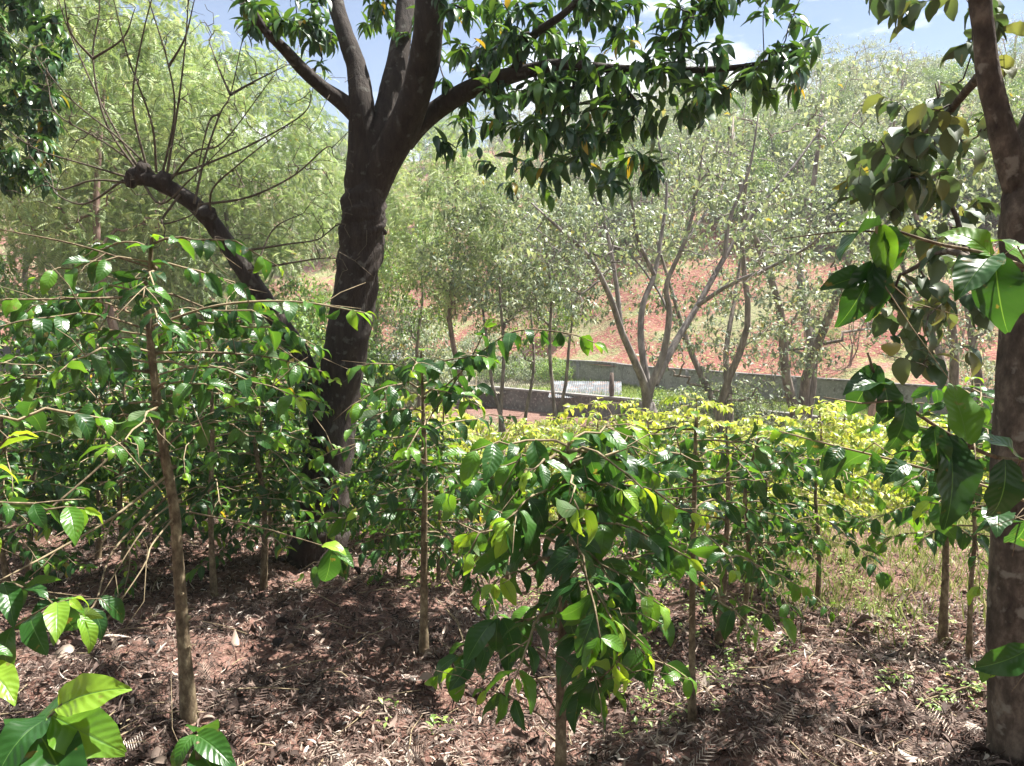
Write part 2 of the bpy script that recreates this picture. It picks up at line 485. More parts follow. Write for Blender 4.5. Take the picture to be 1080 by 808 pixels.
M_COF = leaf_mat('coffee_leaf', [(0.0, (0.012, 0.042, 0.014)), (0.45, (0.028, 0.095, 0.018)), (0.75, (0.09, 0.22, 0.022)), (1.0, (0.24, 0.40, 0.04))], veins=.24, rough=.34, trans=.36)
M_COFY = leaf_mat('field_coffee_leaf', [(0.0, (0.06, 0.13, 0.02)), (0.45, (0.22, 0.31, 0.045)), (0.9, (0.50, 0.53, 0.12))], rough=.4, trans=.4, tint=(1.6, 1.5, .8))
M_AVO = leaf_mat('tree_leaf', [(0.0, (0.012, 0.045, 0.022)), (0.6, (0.03, 0.085, 0.03)), (1.0, (0.08, 0.18, 0.035))], rough=.34, trans=.22, under=(.07, .13, .08))
M_ROUND = leaf_mat('broad_leaf', [(0.0, (0.03, 0.07, 0.03)), (0.6, (0.07, 0.11, 0.045)), (1.0, (0.2, 0.2, 0.06))], rough=.5, trans=.28, under=(.15, .18, .13), undermix=.85, tint=(1.8, 1.8, 1))
M_BGL = leaf_mat('pale_leaf', [(0.0, (0.08, 0.125, 0.075)), (0.5, (0.21, 0.26, 0.17)), (1.0, (0.40, 0.43, 0.29))], rough=.5, trans=.3, under=(.25, .28, .2), tint=(1.5, 1.5, .9))
M_FEA = leaf_mat('feathery_leaf', [(0.0, (0.08, 0.15, 0.05)), (0.5, (0.26, 0.36, 0.14)), (1.0, (0.48, 0.54, 0.28))], rough=.5, trans=.3, under=(.3, .32, .24), tint=(1.3, 1.3, .9))
M_GRN = leaf_mat('bright_leaf', [(0.0, (0.05, 0.12, 0.03)), (0.5, (0.12, 0.22, 0.05)), (1.0, (0.28, 0.40, 0.08))], rough=.45, trans=.3, tint=(1.6, 1.5, .8))
B_MAIN = bark_mat('dark_bark', [(0.25, (0.014, 0.011, 0.010)), (0.6, (0.045, 0.035, 0.029)), (0.8, (0.09, 0.072, 0.06))], scale=17, lich=(.085, .08, .07), dist=.035, bump=.9)
B_RIGHT = bark_mat('brown_bark', [(0.3, (0.028, 0.021, 0.018)), (0.5, (0.085, 0.066, 0.053)), (0.7, (0.21, 0.17, 0.135))], scale=20, stretch=.55, dist=.014, bump=.9, lich=(.22, .20, .17))
B_COF = bark_mat('coffee_bark', [(0.3, (0.05, 0.036, 0.024)), (0.5, (0.16, 0.12, 0.075)), (0.7, (0.36, 0.30, 0.19))], scale=32, stretch=.6, dist=.006, bump=.9)
B_TWIG = bark_mat('pale_twig', [(0.25, (0.16, 0.12, 0.07)), (0.8, (0.38, 0.31, 0.2))], scale=60, dist=.002)
B_PALE = bark_mat('pale_bark', [(0.3, (0.07, 0.055, 0.048)), (0.5, (0.17, 0.14, 0.12)), (0.72, (0.36, 0.31, 0.27))], scale=9, dist=.03)
B_PINK = bark_mat('pink_bark', [(0.3, (0.09, 0.055, 0.045)), (0.5, (0.20, 0.13, 0.11)), (0.72, (0.38, 0.29, 0.25))], scale=9, dist=.03)

# ------------------------------------------------------------------ ground
def warp(n, lo, hi, k):
    t = np.linspace(-1, 1, n)
    s = np.sinh(t * k) / math.sinh(k)
    return np.where(s < 0, -s * lo, s * hi)
gx = warp(420, -900, 900, 7.2)
gy = 4 + warp(420, -500, 1600, 7.4)
GX, GY = np.meshgrid(gx, gy, indexing='ij')
GZ = gz(GX, GY)
i = np.arange(len(gx) - 1)[:, None] * len(gy); j = np.arange(len(gy) - 1)[None, :]
Q = np.stack([i + j, i + len(gy) + j, i + len(gy) + j + 1, i + j + 1], -1).reshape(-1, 4)
M_SOIL = ground_mat('red_soil', [(0.13, 0.07, 0.055), (2.5, .42, .6, (0.19, 0.11, 0.09)), (14, .5, .62, (0.07, 0.04, 0.03)), (60, .55, .65, (0.28, 0.2, 0.15))], 45, .7, .03)
link('ground', mesh_np('ground', np.stack([GX, GY, GZ], -1).reshape(-1, 3), Q), M_SOIL, kind='structure')

# ------------------------------------------------------------------ terrace, walls, hill
TZ = -2.75          # terrace level
low_wall = np.array([(-9, 50), (0, 41.5), (9.9, 33), (13.2, 29.4), (20, 22), (34, 10)], float)
up_wall = np.array([(-16, 62), (3.6, 47), (7.3, 41.6), (14.6, 33.2), (19, 28.5), (40, 8)], float)
def strip_wall(name, line, z0, z1, th, mat, label, cope=None, copemat=None, pil=None, pilmat=None):
    c = line[len(line) // 2]
    root = thing(name, (c[0], c[1], z0), label, 'wall')
    def wallmesh(nm, a, b, t, mt, dz=0):
        L_ = smooth_path(line, 8)
        tn = nrm(np.gradient(L_, axis=0)); nn = np.stack([-tn[:, 1], tn[:, 0]], -1)
        A = L_ - nn * t / 2; B = L_ + nn * t / 2
        n = len(L_)
        V = []
        for q in (A, B):
            for z in (a, b):
                zz = z + dz * fbm(np.arange(n) * .6, np.zeros(n), 5, 2) * (1 if z == b else 0)
                V.append(np.column_stack([q[:, 0] - c[0], q[:, 1] - c[1], zz - z0]))
        V = np.vstack(V); k = np.arange(n - 1)
        def s(o1, o2): return np.stack([o1 + k, o1 + k + 1, o2 + k + 1, o2 + k], -1)
        Q = np.vstack([s(0, n), s(n, 3 * n), s(3 * n, 2 * n), s(2 * n, 0)])
        Q = np.vstack([Q, [[0, n, 3 * n, 2 * n]], [[n - 1, 2 * n - 1, 4 * n - 1, 3 * n - 1]]])
        me = mesh_np(nm, V, Q, smooth=False)
        return link(nm, me, mt, root)
    wallmesh('wall_face', z0, z1, th, mat)
    if cope: wallmesh('coping', z1 + .003, z1 + cope, th + .12, copemat, .02)
    if pil:
        L_ = smooth_path(line, 40)
        dist = np.concatenate([[0], np.cumsum(np.linalg.norm(np.diff(L_, axis=0), axis=1))])
        for q in np.arange(pil / 2, dist[-1], pil):
            x = np.interp(q, dist, L_[:, 0]); y = np.interp(q, dist, L_[:, 1])
            if abs(x / y) > 0.8: continue
            T = Tubes(); T.add([(x - c[0], y - c[1], 0), (x - c[0], y - c[1], z1 - z0 + .06)], [th * .95, th * .95], 4)
            link('pillar', T.mesh('pillar'), pilmat, root)
M_CONC = ground_mat('concrete', [(0.22, 0.21, 0.20), (1.4, .45, .62, (0.15, 0.145, 0.14)), (9, .5, .66, (0.29, 0.28, 0.27)), (3.5, .58, .66, (0.10, 0.09, 0.08))], 30, .4, .02)
M_CONCD = ground_mat('stained_concrete', [(0.17, 0.17, 0.165), (1.2, .42, .6, (0.10, 0.09, 0.085)), (7, .52, .66, (0.32, 0.28, 0.27))], 20, .5, .03)
strip_wall('retaining_wall', low_wall, -4.1, TZ + .05, .3, M_CONCD, 'low dark stained retaining wall in front of the bright green grass strip', .1, M_CONC)
strip_wall('boundary_wall', up_wall, TZ - .6, TZ + 1.3, .25, M_CONC, 'grey concrete boundary wall below the red soil slope', .09, M_CONCD, 3.0, M_CONC)

lw = smooth_path(low_wall, 10); uw = smooth_path(up_wall, 10)
k = np.linspace(0, 1, 9)[:, None, None]
G = lw[None] * (1 - k) + uw[None] * k
V = np.concatenate([G, (TZ + 0.12 * k + 0.08 * fbm(G[..., 0:1] * .7, G[..., 1:2] * .7, 4, 3))], -1)
n = G.shape[1]; i = np.arange(8)[:, None] * n; j = np.arange(n - 1)[None, :]
M_GRASSB = ground_mat('grass_ground', [(0.13, 0.20, 0.04), (1.5, .45, .6, (0.22, 0.27, 0.07)), (6, .56, .68, (0.24, 0.17, 0.1))], 60, .8, .05)
link('grass_terrace', mesh_np('grass_terrace', V.reshape(-1, 3), np.stack([i + j, i + j + 1, i + n + j + 1, i + n + j], -1).reshape(-1, 4)), M_GRASSB, kind='structure')

def rbase(th):      # distance of the upper wall along a heading (from +Y to +X)
    pts = np.vstack([[(-160, 75), (-60, 70)], up_wall, [(80, -20), (160, -60)]])
    a = np.arctan2(pts[:, 0], pts[:, 1]); r = np.hypot(pts[:, 0], pts[:, 1])
    return np.interp(th, a, r)
_hb = [0, 2, 16, 20, 60, 110, 150, 400, 1500]
_hh = [0, .5, 6.0, 6.6, 21, 36, 40, 44, 44]
def hill_z(x, y):
    th = np.arctan2(x, y); b = np.hypot(x, y) - rbase(th)
    sc_ = 1.0 + 0.10 * np.sin(th * 3 + 1) + np.clip(-th, 0, 1) * -0.25
    return TZ + 1.15 + np.interp(b, _hb, _hh) * sc_ + np.clip(b / 20, 0, 1) * 1.6 * fbm(x * .07, y * .07, 21, 4) + np.clip(b / 4, 0, 1) * .35 * fbm(x * .4, y * .4, 31, 3) , b
th = np.linspace(R(-75), R(78), 360)
bb = np.concatenate([np.linspace(0.12, 70, 130), np.geomspace(71, 900, 60)])
TH, BB = np.meshgrid(th, bb, indexing='ij')
RR = rbase(TH) + BB
HX, HY = RR * np.sin(TH), RR * np.cos(TH)
HZ, _ = hill_z(HX, HY)
nb = len(bb); i = np.arange(len(th) - 1)[:, None] * nb; j = np.arange(nb - 1)[None, :]
M_HILL = ground_mat('hill_soil', [(0.18, 0.066, 0.053), (0.22, .52, .60, (0.17, 0.18, 0.08)), (0.9, .52, .62, (0.24, 0.13, 0.10)), (0.10, .55, .62, (0.17, 0.17, 0.09)), (5, .54, .62, (0.2, 0.22, 0.09)), (2.5, .60, .68, (0.16, 0.08, .06)), (11, .60, .66, (0.48, 0.36, .28))], 6, .8, .15)
link('hillside', mesh_np('hillside', np.stack([HX, HY, HZ], -1).reshape(-1, 3), np.stack([i + j, i + nb + j, i + nb + j + 1, i + j + 1], -1).reshape(-1, 4)), M_HILL, kind='structure')

# ------------------------------------------------------------------ sheds and small built things
def box(V, Q, p0, ax, ay, az):
    k = sum(len(v) for v in V)
    p0, ax, ay, az = map(lambda a: np.array(a, float), (p0, ax, ay, az))
    V.append(np.array([p0, p0 + ax, p0 + ax + ay, p0 + ay, p0 + az, p0 + ax + az, p0 + ax + ay + az, p0 + ay + az]))
    Q.append(np.array([[0, 3, 2, 1], [4, 5, 6, 7], [0, 1, 5, 4], [1, 2, 6, 5], [2, 3, 7, 6], [3, 0, 4, 7]]) + k)
def boxm(name, specs, smooth=False):
    V, Q = [], []
    for s in specs: box(V, Q, *s)
    return mesh_np(name, np.vstack(V), np.vstack(Q), smooth=False)
def corr(name, w, l, rise, pitch=.12, amp=.022, th=.006):
    """corrugated sheet w (x) by l (y), rising by rise over l"""
    nx = int(w / pitch) * 6
    x = np.linspace(0, w, nx + 1); y = np.linspace(0, l, 5)
    X, Y = np.meshgrid(x, y, indexing='ij')
    Z = amp * np.sin(X / pitch * 2 * math.pi) + rise * Y / l
    top = np.stack([X, Y, Z + th], -1).reshape(-1, 3); bot = np.stack([X, Y, Z], -1).reshape(-1, 3)
    i = np.arange(nx)[:, None] * 5; j = np.arange(4)[None, :]
    q = np.stack([i + j, i + 5 + j, i + 6 + j, i + j + 1], -1).reshape(-1, 4)
    return mesh_np(name, np.vstack([top, bot]), np.vstack([q, q[:, ::-1] + len(top)]))
M_CREAM = ground_mat('cream_sheet', [(0.26, 0.24, 0.185), (1.5, .48, .6, (0.17, 0.15, 0.12)), (5, .55, .65, (0.2, .15, .1))], 20, .1, .01)
M_TIN = ground_mat('weathered_tin', [(0.11, 0.12, 0.13), (1.6, .48, .6, (0.2, 0.22, 0.235)), (5, .54, .62, (0.22, .14, .11))], 20, .1, .01)
M_RUST = ground_mat('rusty_sheet', [(0.42, 0.32, 0.29), (2, .45, .6, (0.52, 0.45, 0.42)), (6, .55, .65, (0.30, .18, .14))], 20, .1, .01)
M_WOOD = bark_mat('timber', [(0.3, (0.05, 0.035, 0.028)), (0.8, (0.16, 0.12, 0.10))], scale=20)
def shed(label, px, py, d, w_, l_, h, rz, roofm, gable=False, hipwall=M_CONC):
    p = P(px, py, d)
    base = TZ - .1
    root = thing('farm_shed', (p[0], p[1], base), label, 'shed')
    root.rotation_euler = (0, 0, rz)
    H = p[2] - base
    t = .12
    link('wall', boxm('wall', [((-w_ / 2, -l_ / 2, 0), (w_, 0, 0), (0, t, 0), (0, 0, H * .75)), ((-w_ / 2, l_ / 2 - t, 0), (w_, 0, 0), (0, t, 0), (0, 0, H * .75)),
                               ((-w_ / 2, -l_ / 2 + t + .002, 0), (t, 0, 0), (0, l_ - 2 * t - .004, 0), (0, 0, H * .75)), ((w_ / 2 - t, -l_ / 2 + t + .002, 0), (t, 0, 0), (0, l_ - 2 * t - .004, 0), (0, 0, H * .75))]), hipwall, root)
    for sx in (-1, 1):
        for sy in (-1, 1):
            x0 = sx * (w_ / 2 - .06) - .05; y0 = sy * (l_ / 2 - .06) - .05
            link('post', boxm('post', [((x0, y0, H * .75 + .002), (.1, 0, 0), (0, .1, 0), (0, 0, H * .22))]), M_WOOD, root)
    if gable:
        for s in (0, 1):
            r = link('roof', corr('roof', w_ + .5, l_ / 2 + .3, h), roofm, root)
            r.location = (-w_ / 2 - .25, -l_ / 2 - .3, H - .02)
            if s: r.rotation_euler = (0, 0, math.pi); r.location = (w_ / 2 + .25, l_ / 2 + .3, H - .02)
        V = np.array([(-w_ / 2 + .01, -l_ / 2, H * .75), (-w_ / 2 + .01, l_ / 2, H * .75), (-w_ / 2 + .01, l_ / 2, H - .05), (-w_ / 2 + .01, 0, H + h - .05), (-w_ / 2 + .01, -l_ / 2, H - .05)])
        V2 = V * [-1, 1, 1]; 
        me = bpy.data.meshes.new('gable_end'); me.from_pydata([tuple(v) for v in np.vstack([V, V2])], [], [(0, 1, 2, 3, 4), (5, 9, 8, 7, 6)]); link('gable_end', me, M_RUST, root)
        me = boxm('ridge', [((-w_ / 2 - .25, -.08, H + h + .03), (w_ + .5, 0, 0), (0, .16, 0), (0, 0, .04))]); link('ridge_cap', me, roofm, root)
    else:
        r = link('roof', corr('roof', w_ + .4, l_ + .5, h), roofm, root); r.location = (-w_ / 2 - .2, -l_ / 2 - .25, H)
    return root
shed('grey tin roofed farm shed with rusty gable end, left of the other sheds', 412, 388, 40, 2.6, 3.4, .9, R(-38), M_TIN, True, M_CREAM)
shed('long low farm shed with a cream sunlit sheet roof behind the retaining wall', 538, 411, 43.5, 5.2, 3.4, .62, R(6), M_CREAM)
shed('low farm shed with pale corrugated sheets weathered blue and rust', 618, 416, 40, 3.4, 3.0, .55, R(-8), M_TIN)
pt = P(645, 418, 37.2)
T = Tubes(); T.add([(0, 0, 0), (.01, 0, .5), (0, 0, 1.35)], [.10, .13, .09], 8, .4); T.add([(0, 0, .9), (.06, .02, 1.2)], [.12, .05], 6)
o = thing('fence_post', (pt[0], pt[1], TZ), 'short dark weathered post beside the corrugated shed roof', 'post'); link('post_shaft', T.mesh('post_shaft'), M_WOOD, o)
pp = P(922, 452, 27.5)
o = thing('gate_pillar', (pp[0], pp[1], TZ - .5), 'sloping pinkish concrete pillar with a white post at the end of the green grass strip', 'pillar')
link('buttress', boxm('buttress', [((-.35, -.2, 0), (.55, 0, 0), (0, .4, 0), (.28, 0, 1.75))]), ground_mat('pink_concrete', [(0.42, 0.27, 0.22), (5, .5, .6, (.32, .22, .18))]), o)
T = Tubes(); T.add([(.42, -.25, 0), (.42, -.25, 1.7)], [.06, .06], 8); link('post', T.mesh('post'), M_CONC, o)

def place_child(name, T, mat, root, mesh=None):
    me = mesh if mesh is not None else T.mesh(name)
    o = link(name, me, mat, root)
    me.transform(__import__('mathutils').Matrix.Translation(-root.location))
    return o

# ------------------------------------------------------------------ background trees
def rand_dir(rng, n, up=0.0):
    v = rng.normal(0, 1, (n, 3)); v[:, 2] += up
    return nrm(v)
def make_tree(name, seed, H, stems, crown, ntar, leafT, leafMat, bark, per, leafL, tip, droop=.3, tone=(.3, .3), r0=.12, clump=.25, name2='crown', leafless=0.0, seg=5):
    """crown = (zlo, zhi, radius) ; stems = list of (lean, height fraction)"""
    rng = np.random.default_rng(seed)
    S = Skel(rng)
    root = S.path([(0, 0, -.4), (0, 0, .15)], [r0 * 1.2, r0], n=2)
    for k, (lean, hf) in enumerate(stems):
        az = k * 2.4 + rng.uniform(-.4, .4)
        d = np.array([math.cos(az) * lean, math.sin(az) * lean, 1.0])
        h = H * hf
        pts = [np.array([0, 0, .15])]
        for t in (.25, .5, .75, 1):
            pts.append(np.array([d[0] * h * t ** 1.1, d[1] * h * t ** 1.1, h * t]) + rng.normal(0, .02 * h, 3) * [1, 1, 0])
        S.path(pts, [r0 * .8 / max(1, len(stems)) ** .35, tip * 3], parent=root[-1], n=3)
    zl, zh, cr = crown
    v = rng.normal(0, 1, (ntar, 3)); v = nrm(v) * rng.uniform(.35, 1, (ntar, 1)) ** .6
    T = np.column_stack([v[:, 0] * cr, v[:, 1] * cr, (zl + zh) / 2 + v[:, 2] * (zh - zl) / 2])
    T = T + .35 * cr * np.column_stack([fbm(T[:, 0] * .8, T[:, 2] * .8, seed), fbm(T[:, 1] * .8, T[:, 2] * .8, seed + 3), 0 * T[:, 0]])
    dd = np.hypot(T[:, 0], T[:, 1]) + .3 * T[:, 2]
    tips = []
    for t in T[np.argsort(dd)]:
        tips.append((S.attach(t, seg, .25, .15, biasz=1.2), t))
    rad = S.radii(tip)
    W = S.tubes(rad, big=7, small=3, thr=tip * 4)
    Lf = Leaves(leafT)
    for idx, t in tips:
        if rng.random() < leafless: continue
        m = rng.poisson(per) + 1
        # leaves scattered along the last twig segments
        a = S.p[S.par[S.par[idx]]]
        u = rng.uniform(0, 1, (m, 1))
        u = u ** .5; O = a * (1 - u) + t * u + rng.normal(0, clump * .62, (m, 3)) * np.array([1, 1, .7])
        D = rand_dir(rng, m) + np.array([0, 0, -droop]) + nrm(t - a) * .5
        N_ = rand_dir(rng, m) * .6 + np.array([0, 0, 1.])
        ct = rng.normal(0, .2)
        Lf.arr(O, D, N_, leafL * rng.uniform(.6, 1.2, m), np.clip(tone[0] + ct + rng.normal(0, tone[1], m), 0, 1))
    me_w = W.mesh('trunk'); me_w.materials.append(bark)
    me_l = Lf.mesh('crown', rng) if len(Lf) else None
    if me_l: me_l.materials.append(leafMat)
    return (name, me_w, me_l)
def place_tree(proto, loc, rz, s, label, group=None, cat='tree'):
    name, mw, ml = proto
    o = thing(name, loc, label, cat, group)
    o.rotation_euler = (0, 0, rz); o.scale = (s, s, s)
    link('trunk', mw, None, o)
    if ml: link('crown', ml, None, o)
    return o
def zat(x, y):
    z, b = hill_z(np.array(x, float), np.array(y, float))
    return float(z) if b > 0 else float(gz(x, y))
def at(px, d):
    x = (px - 540) / FPX * d
    return (x, d, zat(x, d))

FEA = [make_tree('feathery_tree', 11, 11, [(.02, .95)], (5.2, 12, 3.0), 240, FROND, M_FEA, B_PINK, 26, .30, .010, .5, (.5, .2), .17, .38),
       make_tree('feathery_tree', 12, 9, [(.05, .95), (.16, .8)], (2.4, 9.8, 2.8), 240, FROND, M_FEA, B_PALE, 24, .29, .010, .5, (.45, .2), .13, .36)]
FAN = [make_tree('multi_stemmed_tree', 21, 9.0, [(.30, .8), (.38, .9), (.1, 1), (.45, .75), (.22, .95)], (2.6, 10.2, 4.0), 420, SMALL, M_BGL, B_PALE, 20, .17, .011, .4, (.35, .25), .34, .24, leafless=.15),
       make_tree('multi_stemmed_tree', 22, 8.0, [(.35, .8), (.15, 1), (.42, .8)], (1.8, 8.8, 3.4), 340, SMALL, M_BGL, B_PALE, 19, .17, .011, .4, (.35, .25), .24, .24, leafless=.2)]
SLIM = [make_tree('slender_tree', 31, 8.0, [(.05, .95), (.10, .7)], (4.4, 9.2, 2.3), 190, SMALL, M_BGL, B_PALE, 22, .17, .010, .4, (.4, .25), .12, .25),
        make_tree('slender_tree', 32, 7.5, [(.03, 1.0)], (4.0, 8.6, 2.2), 170, SMALL, M_GRN, B_PALE, 20, .17, .010, .4, (.45, .25), .11, .25)]
BARE = [make_tree('bare_tree', 41, 7.0, [(.25, .8), (.3, .9), (.1, 1)], (1.8, 7.8, 2.8), 300, SMALL, M_BGL, B_PINK, 7, .17, .013, .4, (.5, .3), .16, .25, leafless=.35)]
LEAFY = [make_tree('leafy_tree', 51, 6.0, [(.15, .8), (.25, .7)], (1.0, 6.6, 2.6), 260, SMALL, M_GRN, B_PALE, 34, .2, .012, .5, (.4, .25), .14, .34),
         make_tree('leafy_tree', 52, 5.0, [(.2, .8), (.3, .7), (.1, .9)], (.7, 5.4, 2.4), 240, SMALL, M_BGL, B_PALE, 34, .19, .010, .5, (.35, .25), .12, .32)]
BUSH = [make_tree('shrub', 61, 1.8, [(.4, .8), (.5, .7), (.2, .9)], (.2, 2.1, 1.3), 110, SMALL, M_BGL, B_PALE, 14, .13, .006, .2, (.35, .3), .04, .2),
        make_tree('shrub', 62, 1.6, [(.4, .8), (.5, .7), (.2, .9)], (.2, 1.9, 1.2), 100, SMALL, M_GRN, B_PALE, 14, .12, .006, .2, (.45, .3), .04, .2)]

rg = random.Random(5)
place_tree(FEA[0], at(108, 19), .3, 1.15, 'tall feathery tree with straight pinkish trunk, leftmost of the pale trees behind the coffee')
place_tree(FEA[1], at(190, 23), 2.0, 1.25, 'tall pale feathery tree behind the bare pruned limb')
place_tree(FEA[0], at(262, 28), 4.2, 1.25, 'far feathery tree seen between the pruned limb and the dark trunk')
place_tree(FEA[1], at(150, 30), 1.0, 1.7, 'pale feathery tree at the left edge behind the dark green crown')
place_tree(FEA[0], at(-30, 15), 3.0, 1.1, 'pale feathery tree half cut by the left edge of the photo')
place_tree(FEA[1], at(60, 24), 4.0, 1.45, 'pale feathery tree close behind the upper left dark crown')
place_tree(FEA[1], at(235, 25), 1.7, 1.45, 'pale feathery tree whose crown fills the gap beside the bare twigs')
place_tree(LEAFY[0], at(345, 21), 1.0, .8, 'bright leafy tree directly behind the dark forked trunk')
place_tree(FEA[0], at(395, 33), 1.7, 1.0, 'far feathery tree right of the dark forked trunk')
place_tree(FEA[0], at(478, 24), 5.1, .92, 'feathery tree with thin pale trunk just right of the dark forked tree')
place_tree(SLIM[0], at(529, 22), 1.0, 1.0, 'slender brown trunked tree rising left of the cream roof')
place_tree(SLIM[1], at(556, 25), 2.1, .85, 'thin leaning tree standing before the cream shed roof')
place_tree(SLIM[0], at(588, 23), 3.4, 1.0, 'slender straight tree standing before the corrugated roof')
place_tree(SLIM[1], at(437, 28), 0.4, 1.05, 'slender tree above the grey tin roof')

def fan_tree():
    D = 17.5; W_ = .5; b = at(681, D); rng = np.random.default_rng(66)
    o = thing('multi_stemmed_tree', b, 'pale grey multi-stemmed tree fanning up from the coffee field, in the middle right', 'tree')
    S = Skel(rng); k = D / FPX
    def q(l, ds): return [P(x_, y_, D + ds * i_ / (len(l) - 1)) for i_, (x_, y_) in enumerate(l)]
    S.path([np.array(b) + [0, 0, -.3]] + q([(683, 452), (682, 436), (682, 424)], 0), np.array([16, 13, 12, 8]) * k, n=3)
    for l, r0, r1, ds in [([(682, 438), (680, 408), (668, 378), (655, 348), (643, 312), (622, 272), (592, 243), (560, 214)], 10, 2, -2.2), ([(655, 348), (650, 300), (640, 245), (622, 195), (610, 160)], 6, 1.6, .5),
                          ([(682, 438), (683, 408), (676, 360), (678, 322), (690, 290), (698, 245), (703, 195), (690, 130)], 10, 2, 1.5), ([(690, 290), (672, 250), (664, 200), (650, 150)], 5, 1.5, -1),
                          ([(682, 438), (686, 410), (700, 372), (706, 330), (703, 300), (722, 255), (735, 205), (742, 150)], 10, 2, -1), ([(690, 405), (712, 362), (736, 322), (764, 272), (795, 225), (835, 178), (872, 128)], 9, 2, 2.5),
                          ([(736, 322), (770, 300), (812, 282), (850, 262), (868, 246)], 5, 1.5, -2.5), ([(764, 272), (770, 230), (790, 180), (800, 120)], 5, 1.5, 0), ([(706, 330), (690, 300), (655, 262), (600, 255)], 4, 1.4, 2.5), ([(722, 255), (760, 200), (775, 140)], 4, 1.4, 2)]:
        S.path(q(l, ds), [r0 * k * W_, r1 * k * W_], n=4)
    tips = []
    T_ = []
    for i_ in range(620):
        a = rng.uniform(R(-65), R(60)); r_ = rng.uniform(.35, 1) ** .7
        T_.append(P(690 + math.sin(a) * 185 * r_, 400 - math.cos(a) * 285 * r_, D + rng.uniform(-3, 3)))
    T_ = sorted(T_, key=lambda t: min(np.linalg.norm(np.array(S.p) - t, axis=1)))
    for t in T_: tips.append((S.attach(t, 4, .2, .1), t))
    place_child('trunk', S.tubes(S.radii(.010), big=8, small=3, thr=.05), bark_mat('ash_bark', [(.3, (.07, .06, .055)), (.5, (.16, .14, .13)), (.72, (.32, .29, .27))], 9, dist=.03), o)
    Lf = Leaves(SMALL)
    for idx, t in tips:
        if rng.random() < .55: continue
        m = rng.poisson(10) + 1; a = S.p[S.par[S.par[idx]]]; u = rng.uniform(0, 1, (m, 1))
        u = u ** .5; Lf.arr(a * (1 - u) + t * u + rng.normal(0, .10, (m, 3)), rand_dir(rng, m) + np.array([0, 0, -.5]), rand_dir(rng, m) * .6 + np.array([0, 0, 1.]), .17 * rng.uniform(.6, 1.2, m), np.clip(rng.normal(.35, .25, m), 0, 1))
    place_child('crown', None, M_BGL, o, Lf.mesh('crown', rng))
fan_tree()
place_tree(FAN[1], at(768, 22), 2.4, 1.12, 'multi-stemmed tree with brown trunks right of the pale fanning tree')
place_tree(FAN[1], at(850, 29), 5.0, 1.75, 'sparse grey leaved tree below the patch of open blue sky')
place_tree(FAN[0], at(1045, 19), 1.3, 1.05, 'tall sparse tree with fine pale leaves behind the right hand trunk')
place_tree(LEAFY[0], at(300, 26), 0, 1.0, 'bright leafy tree behind the leaning pruned limb')
place_tree(LEAFY[1], at(420, 33), 1.4, 1.1, 'bushy green tree behind the grey tin roofed shed')
place_tree(LEAFY[0], at(-20, 18), 2, .9, 'leafy tree low at the left edge behind the coffee')
place_tree(LEAFY[1], at(150, 30), 3, 1.0, 'pale leafy tree low behind the pinkish trunk')
place_tree(LEAFY[1], at(225, 20), 3, .62, 'small leafy tree under the pruned limb')
for px_, d_, s_, l_ in [(452, 37, .55, 'small bushy tree between the grey tin roof and the cream roof'), (500, 50, .8, 'round pale tree rising behind the cream shed roof'), (585, 52, .7, 'round pale tree rising behind the corrugated shed roof')]:
    place_tree(LEAFY[1], at(px_, d_), d_, s_, l_)
# trees and shrubs on the hillside
fixed = 0
for k in range(330):
    for tr in range(20):
        th_ = R(rg.uniform(-38, 38) if k % 2 else rg.uniform(3, 37)); b = rg.uniform(16, 125) if k > 150 else rg.uniform(15, 50)
        r_ = float(rbase(th_)) + b
        x, y = r_ * math.sin(th_), r_ * math.cos(th_)
        if not (b < 20 and th_ > R(12)): break
    q = rg.random()
    pr, nm_, cat = ((BARE[0], 'bare', 'tree') if q < .30 else (LEAFY[rg.randrange(2)], 'leafy', 'tree') if q < .60 else (FAN[1], 'sparse', 'tree') if q < .74 else (SLIM[rg.randrange(2)], 'slender', 'tree') if q < .84 else (BUSH[rg.randrange(2)], 'bush', 'shrub'))
    lab = {'bare': 'nearly leafless pinkish tree on the red hillside', 'leafy': 'round leafy green tree on the red hillside', 'sparse': 'sparse pale multi-stemmed tree on the red hillside', 'slender': 'slender narrow tree on the red hillside', 'bush': 'low shrub among the trees on the red hillside'}[nm_]
    gp = {'bare': 'leafless trees on the hillside', 'leafy': 'leafy trees on the hillside', 'sparse': 'sparse trees on the hillside', 'slender': 'slender trees on the hillside', 'bush': 'shrubs on the hillside'}[nm_]
    place_tree(pr, (x, y, float(hill_z(np.array(x), np.array(y))[0]) - .1), rg.uniform(0, 6.28), rg.uniform(.75, 1.25) * (1 + max(0, b - 50) / 150), lab, gp, cat)
for k in range(34):   # shrubs along the valley in front of the walls and above them
    px = rg.uniform(-60, 1140); d = rg.uniform(24, 33)
    if 560 < px < 940 and d > 26: d = rg.uniform(22, 26)
    place_tree(BUSH[k % 2], at(px, d), rg.uniform(0, 6.3), rg.uniform(.55, .9), 'low leafy shrub between the coffee field and the walls', 'shrubs before the walls', 'shrub')
for k in range(26):
    px, d = (rg.uniform(425, 592), rg.uniform(43, 46.5)) if k < 16 else (rg.uniform(690, 800), rg.uniform(30, 33))
    place_tree(BUSH[k % 2], (*at(px, d)[:2], TZ if k < 16 else float(gz(0, d))), rg.uniform(0, 6.3), rg.uniform(.75, 1.15), 'leafy shrub growing hard against the walls', 'shrubs against the walls', 'shrub')
